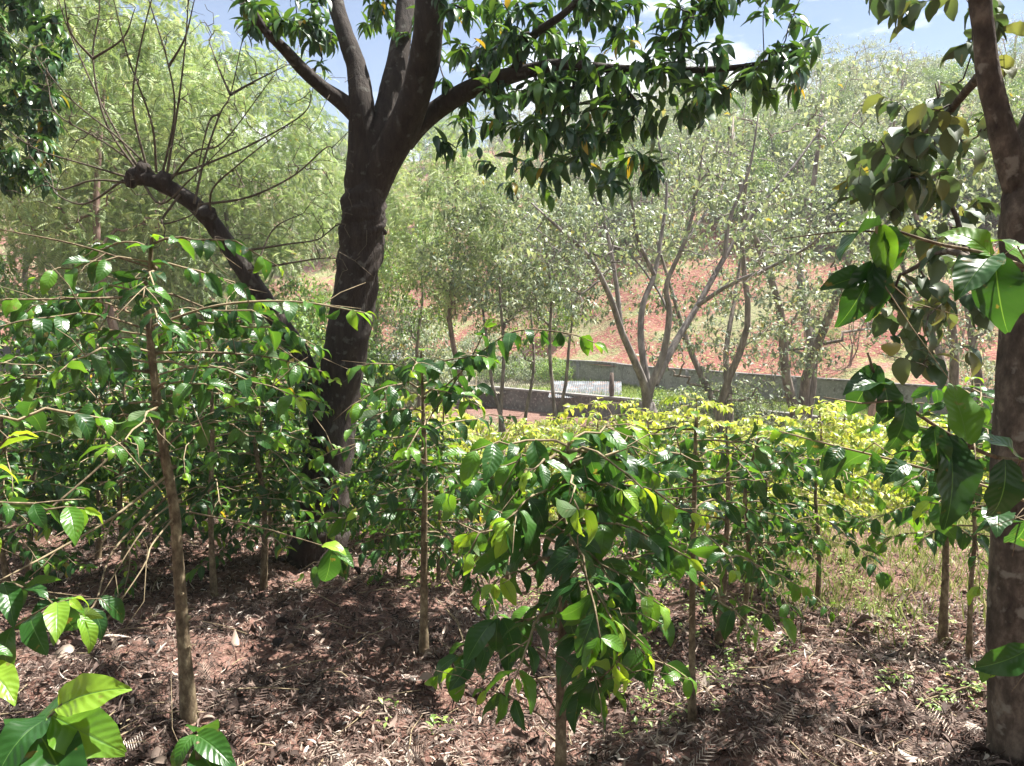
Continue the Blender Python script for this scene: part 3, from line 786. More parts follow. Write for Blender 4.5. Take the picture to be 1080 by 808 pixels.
for k in range(16):
    px = rg.uniform(780, 1080); th_ = math.atan((px - 540) / FPX); r_ = float(rbase(th_)) + rg.uniform(2, 15)
    x, y = r_ * math.sin(th_), r_ * math.cos(th_)
    place_tree(BUSH[k % 2] if k % 3 else BARE[0], (x, y, float(hill_z(np.array(x), np.array(y))[0])), rg.uniform(0, 6.3), rg.uniform(.25, .5), 'small thin sapling or shrub growing on the bare red field above the wall', 'shrubs on the red field', 'shrub')

# ------------------------------------------------------------------ the dark forked tree
DM = 6.3
rng = np.random.default_rng(77)
base = ghit(335, 592)
DM = base[1]
def pd(lst, d0=DM): return [P(*(q if len(q) == 3 else (q[0], q[1], d0))) for q in lst]
main = thing('forked_tree', base, 'large dark forked tree with a broad glossy crown, left of centre', 'tree')
def local(me_owner, root):
    pass
pxm = DM / FPX
trunk_pts = pd([(331, 612), (336, 585), (343, 510), (353, 430), (369, 345), (380, 260), (384, 215), (389, 160)])
T = Tubes()
T.add(smooth_path(trunk_pts, 16), np.array([40, 30, 25, 23.5, 22, 22, 23, 8]) * pxm, 40, .26, 3)
for fx, fy, fr in [(306, 606, 13), (366, 604, 12), (338, 618, 14)]:
    T.add(smooth_path([P(fx, fy, DM - .05) - [0, 0, .05], P((fx + 338) / 2, 572, DM - .05), P(340, 530, DM)], 5), np.array([fr * .6, fr, fr * .5]) * pxm, 12, .2, 2)
# fork stems as one continuous wood mesh with the trunk
def stem(pts, rads, sides=16, rough=.14, seed=1): T.add(smooth_path(pd(pts), 8), np.array(rads) * pxm, sides, rough, seed)
stem([(380, 245), (381, 190), (383, 150), (381, 110), (376, 70, DM + .1), (362, 30, DM + .2), (352, -10, DM + .3), (345, -90, DM + .4)], [12, 17, 15, 13, 10, 9, 8, 6], seed=2)
stem([(388, 215), (396, 160), (408, 110, DM + .15), (420, 60, DM + .3), (428, 0, DM + .5), (436, -90, DM + .8)], [12, 14, 12, 11, 10, 8], seed=5)
stem([(384, 240), (398, 185), (425, 135, DM - .1), (443, 85, DM - .25), (452, 30, DM - .4), (456, -30, DM - .5), (470, -130, DM - .8)], [11, 18, 16, 15, 14, 13, 10], seed=8)
T.add(smooth_path(pd([(395, 238), (402, 243), (408, 246)]), 3), np.array([6, 5, 2]) * pxm, 8, .3)
place_child('trunk', T, B_MAIN, main)
# leaning pruned limb
T = Tubes()
limb = smooth_path(pd([(345, 470), (333, 420, DM - .02), (313, 370, DM - .05), (290, 333, DM - .1), (262, 290, DM - .1), (236, 252, DM - .15), (205, 216, DM - .2), (170, 194, DM - .25), (143, 185, DM - .3)]), 8)
T.add(limb, np.array([15, 13, 11, 10, 9.5, 8.5, 8, 7.5, 7]) * pxm, 20, .25, 4)
for q, r_ in (((143, 186), 10), ((150, 179), 8), ((137, 190), 7), ((218, 226), 10), ((172, 190), 8)):
    c = P(q[0], q[1], DM - .28); T.add([c + [0, 0, -.06], c + [.01, 0, -.02], c + [0, 0, .03], c + [-.01, 0, .07]], [r_ * pxm * .5, r_ * pxm, r_ * pxm * .9, r_ * pxm * .3], 9, .6, int(q[0]))
place_child('pruned_limb', T, B_MAIN, main)
# bare twigs: explicit arcs read from the photograph + random forks
tw = [[(150, 182), (128, 148), (100, 95), (70, 25), (55, -25)], [(146, 182), (112, 130), (98, 62), (105, 10), (100, -30)], [(155, 178), (140, 110), (150, 40), (165, -20)],
      [(170, 190), (184, 120), (178, 70), (160, 10), (150, -20)], [(175, 190), (188, 110), (196, 40), (200, -25)], [(165, 186), (130, 150), (75, 105), (45, 70)],
      [(160, 185), (110, 150), (60, 120), (50, 85)], [(145, 190), (95, 175), (40, 158), (5, 135)], [(150, 195), (100, 190), (60, 200), (40, 175)], [(205, 215), (215, 170), (232, 120), (243, 100), (255, 45)],
      [(180, 186), (220, 172), (270, 150), (320, 120), (330, 95)], [(210, 216), (262, 208), (310, 185), (345, 155), (352, 165)], [(222, 228), (224, 200), (250, 175), (300, 135)], [(180, 190), (205, 160), (235, 150), (285, 85)],
      [(243, 100), (232, 75), (220, 42)], [(243, 100), (270, 85), (300, 70)], [(255, 265), (300, 258), (340, 250), (330, 225)], [(262, 285), (320, 275), (345, 272)], [(270, 290), (275, 270), (290, 240), (320, 225)],
      [(98, 62), (75, 35), (68, 0)], [(98, 62), (130, 40), (142, 10)], [(178, 70), (195, 40), (205, 0)], [(232, 120), (220, 130), (206, 190)], [(150, 192), (170, 215), (200, 190), (240, 150)],
      [(190, 205), (170, 235), (200, 228), (212, 215)], [(130, 190), (90, 215), (60, 205), (55, 190)], [(165, 182), (160, 130), (135, 60), (120, 0)]]
S = Skel(rng)
for k, t in enumerate(tw):
    dz = rng.uniform(-.5, .5)
    pts = [P(q[0], q[1], DM - .28 + dz * i_ / (len(t) - 1)) for i_, q in enumerate(t)]
    S.path(pts, [.011, .008, .006, .0035], n=5)
ends = len(S.p)
for k in range(520):
    j_ = rng.integers(0, ends); a = S.p[j_]; pv = S.p[S.par[j_]] if S.par[j_] >= 0 else a - [0, 0, .1]
    t = a + nrm(nrm(a - pv) + rng.normal(0, .6, 3) + [0, 0, .25]) * rng.uniform(.12, .6)
    S.attach(t, 4, .16, .3)
rad = S.radii(.003)
T = S.tubes(rad, big=6, small=4, thr=.008)
place_child('bare_twigs', T, bark_mat('twig_bark', [(.3, (.05, .04, .03)), (.8, (.17, .14, .10))], 40), main)

# leafy crown
S = Skel(np.random.default_rng(78)); rng = S.rng
S.path(pd([(425, 150), (441, 132), (462, 115), (490, 97, DM - .15), (520, 85, DM - .3), (552, 76, DM - .5), (590, 68, DM - .7), (640, 72, DM - .9), (700, 74, DM - 1.1), (770, 72, DM - 1.2), (825, 62, DM - 1.3)]), np.array([12, 11, 10, 9.5, 9, 7, 5, 4, 3, 2.5, 1.5]) * pxm, n=4)
S.path(pd([(380, 125), (362, 108), (340, 92), (318, 72, DM - .15), (300, 52, DM - .3), (278, 30, DM - .4), (262, 0, DM - .5), (240, -60, DM - .5)]), np.array([10, 9, 7, 6.5, 5.5, 4, 3, 2.5]) * pxm, n=4)
S.path(pd([(455, -20, DM - .5), (500, -40, DM - .8), (580, -50, DM - 1), (680, -60, DM - 1.2)]), np.array([9, 7, 5, 3]) * pxm, n=4)
S.path(pd([(540, 80, DM - .4), (560, 40, DM - .7), (600, 10, DM - .9), (640, -40, DM - .9)]), np.array([5, 4, 3, 3]) * pxm, n=4)
S.path(pd([(452, 20, DM - .4), (470, -120, DM - .8), (500, -300, DM - 1)]), np.array([9, 7, 5]) * pxm, n=5)
S.path(pd([(352, -10, DM + .3), (340, -120, DM + .2), (300, -260, DM)]), np.array([7, 6, 4]) * pxm, n=5)
S.path(pd([(470, -130, DM - .8), (620, -260, DM - 1.6), (800, -420, DM - 2.2)]), np.array([7, 6, 4]) * pxm, n=5)
regs = [ # (cx, cy, rx, ry, depth offset, n)
    (500, 155, 34, 25, -.3, 6), (560, 120, 50, 40, -.6, 16), (620, 110, 60, 50, -.8, 22), (560, 200, 32, 30, -.7, 7), (620, 170, 50, 28, -.9, 14), (660, 195, 40, 20, -1.0, 10),
    (690, 120, 50, 50, -1.1, 16), (740, 90, 60, 42, -1.1, 15), (810, 82, 42, 30, -1.3, 11), (480, 60, 40, 55, -.3, 15), (540, 40, 50, 45, -.5, 20), (590, 130, 60, 50, -.9, 14), (620, 30, 60, 35, -.8, 14),
    (700, 25, 60, 35, -1.0, 14), (760, 5, 44, 25, -1.2, 9), (300, 18, 45, 28, -.3, 14), (335, 35, 24, 24, -.1, 4), (405, 30, 30, 30, .5, 6), (520, 80, 30, 30, .2, 7), (600, 60, 60, 40, -.3, 12), (420, 20, 40, 30, .7, 7), (500, 15, 50, 25, .3, 12), (850, 60, 30, 18, -1.4, 4), (820, 15, 30, 18, -1.3, 4), (275, 25, 25, 30, -.3, 5), (345, 60, 16, 24, .3, 3)]
tg = []
for cx, cy, rx, ry, dd, n_ in regs:
    for q in range(int(n_ * 1.25)):
        a = rng.uniform(0, 6.28); r_ = math.sqrt(rng.random())
        tg.append(P(cx + rx * r_ * math.cos(a), cy + ry * r_ * math.sin(a) - 12, DM + dd + rng.uniform(-.5, .5)))
for q in range(270):   # crown above the frame
    c = np.array([rng.uniform(-4.2, 4.6), rng.uniform(2.4, 9.5), rng.uniform(4.6, 7.6)])
    pyy = 404 - 786 * ((c - [0, 0, CAMZ]) @ _u) / ((c - [0, 0, CAMZ]) @ _f)
    if pyy < -30 and fbm(c[0] * .7, c[1] * .7, 88, 2) > 0.02: tg.append(c)
tg = sorted(tg, key=lambda t: min(np.linalg.norm(np.array(S.p) - t, axis=1)))
tips = [(S.attach(t, 4, .15, .1), t) for t in tg]
T = S.tubes(S.radii(.0045), big=9, small=5, thr=.02)
place_child('branches', T, B_MAIN, main)
Lf = Leaves(AVO)
def whorl(Lf, rng, S, idx, t, n_, L0, tone, droop=.55):
    ax = nrm(t - S.p[S.par[idx]])
    side = nrm(np.cross(ax, [.3, .2, .9])); s2 = np.cross(ax, side)
    for q in range(n_):
        a = q * 2.4 + rng.uniform(-.3, .3)
        out = side * math.cos(a) + s2 * math.sin(a)
        d = nrm(out * .9 + ax * rng.uniform(0, .8) + np.array([0, 0, -droop * rng.uniform(.6, 1.5)]))
        o = t - ax * rng.uniform(0, .13)
        Lf.add(o, d, out * .2 + np.array([0, 0, 1.]) + rng.normal(0, .2, 3), L0 * rng.uniform(.65, 1.15), float(np.clip(tone + rng.normal(0, .15), 0, 1)))
for idx, t in tips:
    whorl(Lf, rng, S, idx, t, rng.integers(6, 10), .155, rng.choice([.2, .45, .7, .95]))
    b = (S.p[S.par[idx]] + t) / 2; 
    whorl(Lf, rng, S, idx, b, rng.integers(0, 4), .16, .3)
place_child('crown', None, M_AVO, main, Lf.mesh('crown', rng))

# ------------------------------------------------------------------ tree at the right edge
rng = np.random.default_rng(90)
b = ghit(1072, 800); DR = b[1] - .02; pr_ = DR / FPX
rt = thing('shade_tree', P(1072, 812, DR) * [1, 1, 0] + [0, 0, float(gz(b[0], b[1]))], 'forked shade tree with a brown trunk standing at the right edge of the photo', 'tree')
T = Tubes()
T.add(smooth_path(pd([(1086, 850), (1082, 800), (1076, 700), (1074, 560), (1077, 420), (1080, 300), (1078, 225), (1074, 165)], DR), 8), np.array([42, 35, 31, 27, 24, 22, 21, 7]) * pr_, 32, .18, 3)
T.add(smooth_path(pd([(1078, 225), (1064, 165), (1052, 120), (1042, 75), (1037, 30), (1033, -10), (1030, -90)], DR), 8), np.array([11, 14, 12, 11, 10, 10, 9]) * pr_, 14, .12, 5)
T.add(smooth_path(pd([(1073, 225), (1082, 170), (1098, 120), (1118, 60), (1140, -20)], DR), 8), np.array([12, 17, 15, 13, 10]) * pr_, 14, .12, 7)
place_child('trunk', T, B_RIGHT, rt)
S = Skel(rng)
S.path(pd([(1038, 75), (1020, 95, DR + .2), (990, 130, DR + .5), (960, 150, DR + .7)], DR), np.array([6, 5, 4, 3]) * pr_, n=4)
S.path(pd([(1070, 300), (1040, 285, DR + .3), (1000, 265, DR + .6), (960, 285, DR + .8)], DR), np.array([6, 5, 4, 3]) * pr_, n=4)
S.path(pd([(1072, 350), (1030, 300, DR + .5), (1000, 210, DR + .8), (950, 180, DR + .9)], DR), np.array([5, 4, 3, 2]) * pr_, n=4)
S.path(pd([(1034, -10), (990, -60, DR), (900, -140, DR + .2)], DR), np.array([8, 6, 4]) * pr_, n=4)
S.path(pd([(1034, -40), (1000, -200, DR - .2), (900, -500, DR - .5)], DR), np.array([8, 6, 4]) * pr_, n=5)
S.path(pd([(1140, -20), (1180, -200, DR), (1200, -500, DR - .3)], DR), np.array([8, 6, 4]) * pr_, n=5)
tg = []
for cx, cy, rx, ry, dd, n_ in [(970, 120, 50, 34, .6, 12), (955, 175, 60, 34, .7, 20), (985, 215, 50, 36, .8, 18), (935, 195, 30, 24, .9, 7), (985, 300, 60, 40, .9, 18), (975, 350, 50, 40, .9, 14),
                              (1000, 5, 50, 14, .4, 6), (1060, 30, 20, 40, .3, 4), (1050, 130, 20, 30, .5, 4), (950, -10, 40, 16, .6, 6)]:
    for q in range(n_):
        tg.append(P(cx + rng.uniform(-rx, rx), cy + rng.uniform(-ry, ry), DR + dd + rng.uniform(-.3, .5)))
for q in range(130):
    c = np.array([rng.uniform(-.6, 5.0), rng.uniform(.4, 5.5), rng.uniform(3.6, 6.2)])
    v = c - [0, 0, CAMZ]; f_ = v @ _f
    if f_ > .1 and 404 - 786 * (v @ _u) / f_ > -40: continue
    if fbm(c[0] * .8, c[1] * .8, 99, 2) > 0.05: tg.append(c)
tg = sorted(tg, key=lambda t: min(np.linalg.norm(np.array(S.p) - t, axis=1)))
tips = [(S.attach(t, 4, .15, .1), t) for t in tg]
T = S.tubes(S.radii(.003), big=8, small=5, thr=.012)
place_child('branches', T, B_RIGHT, rt)
Lf = Leaves(ROUND)
for idx, t in tips:
    whorl(Lf, rng, S, idx, t, rng.integers(2, 5), .125, rng.choice([.2, .35, .5, .8]), .8)
    whorl(Lf, rng, S, idx, (S.p[S.par[idx]] + t) / 2, 1, .12, .3)
place_child('crown', None, M_ROUND, rt, Lf.mesh('crown', rng))

SHADE = make_tree('shade_tree', 71, 6.5, [(.25, .8), (.35, .75), (.1, .9)], (2.6, 7.2, 3.4), 260, [leaf_tpl(2, 2, .6, .9, .3)], M_ROUND, B_RIGHT, 16, .34, .010, .4, (.35, .2), .17, .4)
for k_, (x_, y_, s_) in enumerate([(-3.2, -2.5, 1.1), (2.8, -3.6, 1.1), (-7.6, 1.2, 1.15), (-.4, -7.5, 1.2), (-10.5, -5, 1.2), (8.5, -6.5, 1.2), (5.6, -.6, .9)]):  # unseen trees added behind and beside the camera to cut sky light
    place_tree(SHADE, (x_, y_, float(gz(x_, y_))), k_ * 1.3, s_, 'unseen shade tree added out of frame to darken the ambient light', 'unseen shade trees added out of frame')

# dark leafy tree at the upper left edge
rng = np.random.default_rng(95)
bx = at(-120, 8.0)
lt = thing('glossy_tree', bx, 'dark green glossy crown hanging in at the upper left corner', 'tree')
S = Skel(rng)
DL = 8.0
S.path([np.array(bx) + [0, 0, -.2], np.array(bx) + [0.05, 0, 1.5], P(-110, 150, DL), P(-70, 60, DL), P(-60, -80, DL)], [.14, .12, .11, .08, .05], n=5)
tg = [P(rng.uniform(-140, 72) - (abs(py_ - 90) / 160) * 22, py_, DL + rng.uniform(-1, 1)) for py_ in rng.uniform(-120, 205, 380)]
tg = sorted(tg, key=lambda t: min(np.linalg.norm(np.array(S.p) - t, axis=1)))
tips = [(S.attach(t, 4, .15, .1), t) for t in tg]
place_child('trunk', S.tubes(S.radii(.005), big=9, small=5, thr=.03), B_MAIN, lt)
Lf = Leaves(AVO)
for idx, t in tips:
    whorl(Lf, rng, S, idx, t, rng.integers(9, 15), .16, rng.choice([.3, .5, .75]))
    whorl(Lf, rng, S, idx, (S.p[S.par[idx]] + t) / 2, 6, .15, .4)
place_child('crown', None, M_AVO, lt, Lf.mesh('crown', rng))

# ------------------------------------------------------------------ coffee plants
def leaf_pairs(Lf, rng, path, L0, bare=0.15, step=.065, tone=.3, droop=.5, thin=0.0, split_=True):
    """opposite leaves along a branch, young bright ones at the tip"""
    seg = np.linalg.norm(np.diff(path, axis=0), axis=1); D_ = np.concatenate([[0], np.cumsum(seg)]); tot = D_[-1]
    s = bare * tot + rng.uniform(0, step)
    k = 0
    ts = []
    while s < tot: ts.append(s); s += step * rng.uniform(.8, 1.25)
    ts.append(tot)
    for i_, s in enumerate(ts):
        p = np.array([np.interp(s, D_, path[:, c]) for c in range(3)])
        p2 = np.array([np.interp(min(s + .02, tot), D_, path[:, c]) for c in range(3)])
        p1 = np.array([np.interp(max(s - .02, 0), D_, path[:, c]) for c in range(3)])
        ax = nrm(p2 - p1)
        sd_ = nrm(np.cross(ax, [0, 0, 1.])) if abs(ax[2]) < .95 else nrm(np.cross(ax, [0, 1., 0]))
        fromtip = len(ts) - 1 - i_
        for sg in (-1, 1):
            if rng.random() < thin and fromtip > 1: continue
            fw = rng.uniform(.25, .7) if fromtip else 1.2
            d = sd_ * sg * (1 if fromtip else .5) + ax * fw + np.array([0, 0, -droop * rng.uniform(-.2, 1.9)]) + rng.normal(0, .3, 3)
            n_ = np.array([0, 0, 1.]) + sd_ * sg * .35 + rng.normal(0, .5, 3)
            l = L0 * rng.uniform(.55, 1.15) * (1.0 if fromtip > 1 else (.85 if fromtip == 1 else .55))
            tn = tone + rng.normal(0, .1 if split_ else .2) + (.48 if fromtip == 0 else .25 if fromtip == 1 else 0)
            Lf.add(p + sd_ * sg * .004, d, n_, l, float(np.clip(tn, 0, 1)))
def coffee(label, trunk, rads, nbr, blen, L0, seed, tpl=COF_HI, group=None, z0=.35, z1=1.0, split=True, tone=.28, bare=.2, rise=.15, thin=.1, extra=None, mat=None, step=.07, droop=.5, root=None, azlim=None, name='coffee_plant', topw=True, twigs=False):
    rng = np.random.default_rng(seed)
    mat = mat or M_COF
    tp = smooth_path(trunk, 8)
    b = tp[0]
    o = root or thing(name, b, label, 'coffee plant', group)
    org = np.array(o.location)
    rads = np.array(rads) * .88; rads = np.concatenate([[rads[0] * 1.7], [rads[0] * 1.15], rads])
    T = Tubes(); T.add(np.vstack([tp[:1] - [0, 0, .06], tp]) - org, rads, 10, .22, seed)
    for q in np.arange(3, len(tp) - 2, 2):
        v_ = rng.normal(0, 1, 3) * [1, 1, .2]; v_ = nrm(v_) * rads[2] * 1.5; T.add([tp[q] - org, tp[q] - org + v_ + [0, 0, .004]], [rads[2] * .55, rads[2] * .35], 5, .3, int(q))
    # nodes: little bumps
    link('trunk', T.mesh('trunk'), B_COF, o)
    nt = len(tp)
    WB = Tubes(); WL = Leaves(tpl)
    brs = []
    for k in range(nbr):
        f = z0 + (z1 - z0) * (k // 2 + .5 * rng.random()) / max(1, nbr / 2)
        f = min(f, .985)
        i_ = f * (nt - 1); a = tp[int(i_)] * (1 - i_ % 1) + tp[min(int(i_) + 1, nt - 1)] * (i_ % 1)
        az = (k % 2) * math.pi + (k // 2) * 1.75 + rng.uniform(-.5, .5)
        if azlim: az = azlim[0] + (azlim[1] - azlim[0]) * rng.random()
        prof = math.sin(math.pi * min(1, max(.12, 1 - (f - z0) / (1.05 - z0))) ** .8 * .62 + .2)
        l = blen * (.35 + .75 * prof) * rng.uniform(.65, 1.15)
        h = np.array([math.cos(az), math.sin(az), 0])
        rs = rise + rng.normal(0, .14) + .25 * (f - .5)
        sag = rng.uniform(.25, .6)
        t = np.linspace(0, 1, 8)[:, None]
        lat = np.array([-h[1], h[0], 0]) * rng.normal(0, .12)
        path = a + h * l * t + np.array([0, 0, 1.]) * l * (rs * t - sag * t ** 2 * .8) + lat * l * t ** 2
        path = path + np.vstack([[[0, 0, 0]], rng.normal(0, .008, (7, 3))])
        brs.append((path, l, None))
    for e in (extra or []): brs.append((smooth_path(e['p'], 5), None, e))
    for path, l, e in brs:
        e = e or {}
        r1 = e.get('r', .0052)
        if split:
            T = Tubes(); T.add(path - org, [r1, r1 * .8, r1 * .45], 6, .15, 1)
            for q in range(rng.integers(1, 4)):
                a_ = path[rng.integers(len(path) // 3, len(path) - 1)] - org; l_ = rng.uniform(.08, .3)
                dv = nrm(nrm(path[-1] - path[0]) + rng.normal(0, .8, 3)) * l_
                T.add([a_, a_ + dv * .5 + rng.normal(0, .015, 3), a_ + dv + [0, 0, -.02]], [r1 * .5, r1 * .35, r1 * .2], 4)
            bo = link('branch', T.mesh('branch'), B_TWIG if rng.random() < .6 else B_COF, o)
            Lf = Leaves(tpl)
        else:
            WB.add(path - org, [r1, r1 * .8, r1 * .45], 4); Lf = WL
        if e.get('leaves', True):
            leaf_pairs(Lf, rng, path - org, e.get('L', L0), e.get('bare', bare * rng.uniform(.4, 1.8)), e.get('step', step), e.get('tone', tone + rng.normal(0, .06)), e.get('droop', droop), e.get('thin', thin), split)
        for q in e.get('one', []):   # explicit leaves: (pixel x, y, depth, tip x, tip y, tip depth, tone)
            a_ = P(q[0], q[1], q[2]) - org; b_ = P(q[3], q[4], q[5]) - org
            Lf.add(a_, b_ - a_, np.array(q[7] if len(q) > 7 else (0, -.3, 1.)), np.linalg.norm(b_ - a_) * 1.0, q[6])
        if split and len(Lf): link('leaves', Lf.mesh('leaves', rng), mat, bo)
    # leaves at the leading shoot
    top = Leaves(tpl) if split else WL
    if topw:
        ax = nrm(tp[-1] - tp[-3])
        for q in range(7):
            a = q * 1.6; d = np.array([math.cos(a), math.sin(a), .5 - .25 * (q > 3)])
            top.add(tp[-1] - org - ax * .05 * (q // 2), d, [0, 0, 1.], L0 * (.6 if q < 2 else .9), .8 - .1 * q if q < 4 else tone)
    if split:
        if len(top): link('leaves', top.mesh('leaves', rng), mat, o)
    else:
        link('branches', WB.mesh('branches'), B_TWIG, o)
        link('foliage', WL.mesh('foliage', rng), mat, o)
    return o

def trunk_px(pts, d=None):
    b = ghit(*pts[0][:2])
    d = d or b[1]
    out = [P(q[0], q[1], d + (q[2] if len(q) > 2 else 0)) for q in pts]
    out[0] = np.array([out[0][0], out[0][1], float(gz(out[0][0], out[0][1]))])
    return out

# A: the tall one at the left with a pale bare trunk
tA = trunk_px([(200, 758), (191, 640), (184, 540), (172, 470), (163, 400), (157, 330), (160, 250)])
dA = tA[0][1]
def bpx(lst): return [P(*q) for q in lst]
coffee('tall coffee plant with a pale bare lower trunk, left foreground', tA, [.027, .024, .022, .020, .017, .013, .008], 30, .62, .118, 101, z0=.55, extra=[
    dict(p=bpx([(178, 500, dA), (120, 545, dA - .2), (60, 580, dA - .4), (0, 612, dA - .6)]), leaves=False, r=.006),
    dict(p=bpx([(166, 420, dA), (140, 450, dA - .15), (118, 480, dA - .25), (40, 545, dA - .5), (-10, 560, dA - .7)]), leaves=False, r=.006),
    dict(p=bpx([(182, 530, dA), (150, 560, dA - .2), (100, 640, dA - .4)]), leaves=False, r=.004),
    dict(p=bpx([(180, 520, dA), (120, 580, dA - .2), (98, 640, dA - .5), (60, 650, dA - .6)]), bare=.75, r=.005, L=.14, tone=.35),
    dict(p=bpx([(184, 545, dA), (160, 575, dA - .2), (150, 600, dA - .3), (95, 680, dA - .5)]), leaves=False, r=.004),
    dict(p=bpx([(165, 372, dA), (230, 372, dA + .1), (290, 378, dA + .2), (340, 392, dA + .2)]), bare=.5, r=.006),
    dict(p=bpx([(158, 345, dA), (230, 322, dA), (310, 318, dA + .1), (385, 330, dA)]), bare=.6, r=.006),
    dict(p=bpx([(158, 312, dA), (90, 315, dA - .2), (0, 316, dA - .4)]), bare=.5, r=.006),
    dict(p=bpx([(158, 282, dA), (80, 258, dA - .1), (0, 242, dA - .2)]), leaves=False, r=.005),
    dict(p=bpx([(176, 470, dA), (215, 440, dA + .1), (270, 420, dA + .1)]), bare=.4, r=.005),
    dict(p=bpx([(200, 540, dA - .1), (270, 555, dA - .2), (355, 580, dA - .3)]), leaves=False, r=.004, one=[(350, 578, dA - .3, 345, 628, dA - .3, .3, (.3, -1, .2)), (340, 576, dA - .3, 362, 570, dA - .35, .9), (352, 580, dA - .3, 375, 592, dA - .35, .5)])])
# B: dark stem behind it
coffee('coffee plant with a thin dark stem just behind the tall left one', trunk_px([(226, 628), (222, 540), (224, 450), (220, 350)]), [.020, .018, .014, .007], 34, .62, .12, 102, z0=.35, tone=.25)
# C: the broad one in the centre
tC = trunk_px([(591, 822), (592, 720), (594, 640), (592, 560), (596, 500), (600, 466)], 2.45)
dC = 2.45
tC[0][2] = float(gz(tC[0][0], dC))
coffee('bushy coffee plant with big ribbed drooping leaves, centre foreground', tC, [.019, .016, .014, .012, .009, .006], 42, .42, .14, 103, z0=.32, tone=.33, bare=.2, thin=.0, droop=.6, rise=.12, extra=[
    dict(p=bpx([(590, 755, dC), (555, 700, dC + .1), (500, 640, dC + .1), (470, 600, dC + .1)]), leaves=False, r=.004),
    dict(p=bpx([(592, 720, dC), (570, 690, dC - .1), (545, 680, dC - .2)]), r=.004, leaves=False, one=[(520, 655, dC - .1, 488, 690, dC - .25, .35), (525, 652, dC - .1, 520, 695, dC - .2, .3), (530, 652, dC - .1, 552, 692, dC - .2, .3)]),
    dict(p=bpx([(590, 770, dC), (560, 748, dC - .1), (530, 732, dC - .2), (510, 728, dC - .25)]), r=.004, bare=.55, L=.14, droop=1.2),
    dict(p=bpx([(594, 690, dC), (620, 668, dC - .2), (640, 640, dC - .35)]), r=.004, bare=.3, L=.17, droop=1.3, tone=.4),
    dict(p=bpx([(592, 740, dC), (625, 722, dC - .2), (650, 700, dC - .4)]), r=.004, bare=.3, L=.17, droop=1.2, tone=.42),
    dict(p=bpx([(592, 700, dC), (650, 690, dC + .1), (700, 700, dC), (725, 715, dC - .1)]), r=.004, bare=.5, L=.14, droop=1.1)])
# D
coffee('coffee plant with a thin straight stem left of the bushy centre one', trunk_px([(447, 690), (447, 600), (448, 500), (444, 370)]), [.021, .018, .014, .006], 36, .56, .13, 104, z0=.40, tone=.25, extra=[
    dict(p=bpx([(446, 430, 3.9), (480, 398, 3.8), (520, 362, 3.7), (552, 348, 3.65), (600, 352, 3.6), (628, 362, 3.6)]), r=.005, bare=.3, L=.14, tone=.3, droop=1.0, step=.09, thin=.2),
    dict(p=bpx([(446, 450, 3.9), (475, 410, 3.8), (500, 372, 3.75), (512, 345, 3.7)]), r=.005, bare=.4, L=.14, tone=.2, droop=.9, step=.08)])
# E F G ...
coffee('lean coffee plant just right of the bushy centre one', trunk_px([(730, 765), (730, 640), (732, 540), (734, 440)]), [.015, .013, .010, .006], 16, .42, .12, 105, z0=.34, tone=.3, thin=.2)
coffee('coffee plant with a brown stem behind the lean one right of centre', trunk_px([(758, 680), (764, 600), (768, 520), (766, 450)]), [.019, .016, .013, .006], 16, .5, .115, 106, z0=.35, tone=.28)
coffee('coffee plant with a slightly crooked stem at the edge of the sunlit patch', trunk_px([(783, 665), (790, 590), (786, 520), (800, 462)]), [.016, .014, .011, .006], 14, .5, .11, 107, z0=.4, tone=.3)
coffee('coffee plant with two reddish stems behind the centre plant, left stem', trunk_px([(536, 630), (534, 570), (530, 510), (528, 470)]), [.016, .014, .011, .006], 14, .45, .11, 108, z0=.4, tone=.35)
coffee('coffee plant with sunlit yellowish stem beside the grass patch at right', trunk_px([(994, 676), (997, 610), (998, 570), (1003, 500), (1000, 440)]), [.022, .020, .014, .010, .006], 16, .5, .13, 109, z0=.5, tone=.35)
coffee('coffee plant with a thin dark stem left of the right hand trunk', trunk_px([(1022, 700), (1024, 620), (1028, 560), (1022, 480), (1026, 400)]), [.014, .013, .011, .009, .005], 18, .5, .13, 110, z0=.5, tone=.28)
coffee('small coffee sapling left of the dark forked trunk', trunk_px([(285, 560), (284, 500), (286, 440), (280, 380)]), [.018, .015, .012, .006], 24, .6, .13, 111, z0=.25, tone=.25)
coffee('coffee plant standing right against the dark forked trunk', trunk_px([(392, 575), (398, 510), (402, 470), (400, 425)]), [.018, .015, .012, .006], 24, .6, .13, 112, z0=.3, tone=.3)
coffee('shaded coffee plant at the left edge behind the tall one', trunk_px([(30, 610), (34, 520), (40, 440), (36, 330)]), [.02, .018, .014, .006], 28, .7, .14, 113, z0=.3, tone=.22)
coffee('shaded coffee plant between the left edge and the tall one', trunk_px([(104, 590), (104, 520), (110, 440), (104, 350)]), [.02, .018, .014, .006], 28, .7, .14, 114, z0=.3, tone=.22)
coffee('coffee plant with hanging leaf clusters below the lone right branch', trunk_px([(862, 640), (864, 580), (860, 520), (866, 470)]), [.017, .014, .011, .006], 18, .6, .13, 115, z0=.45, tone=.28, thin=.2)
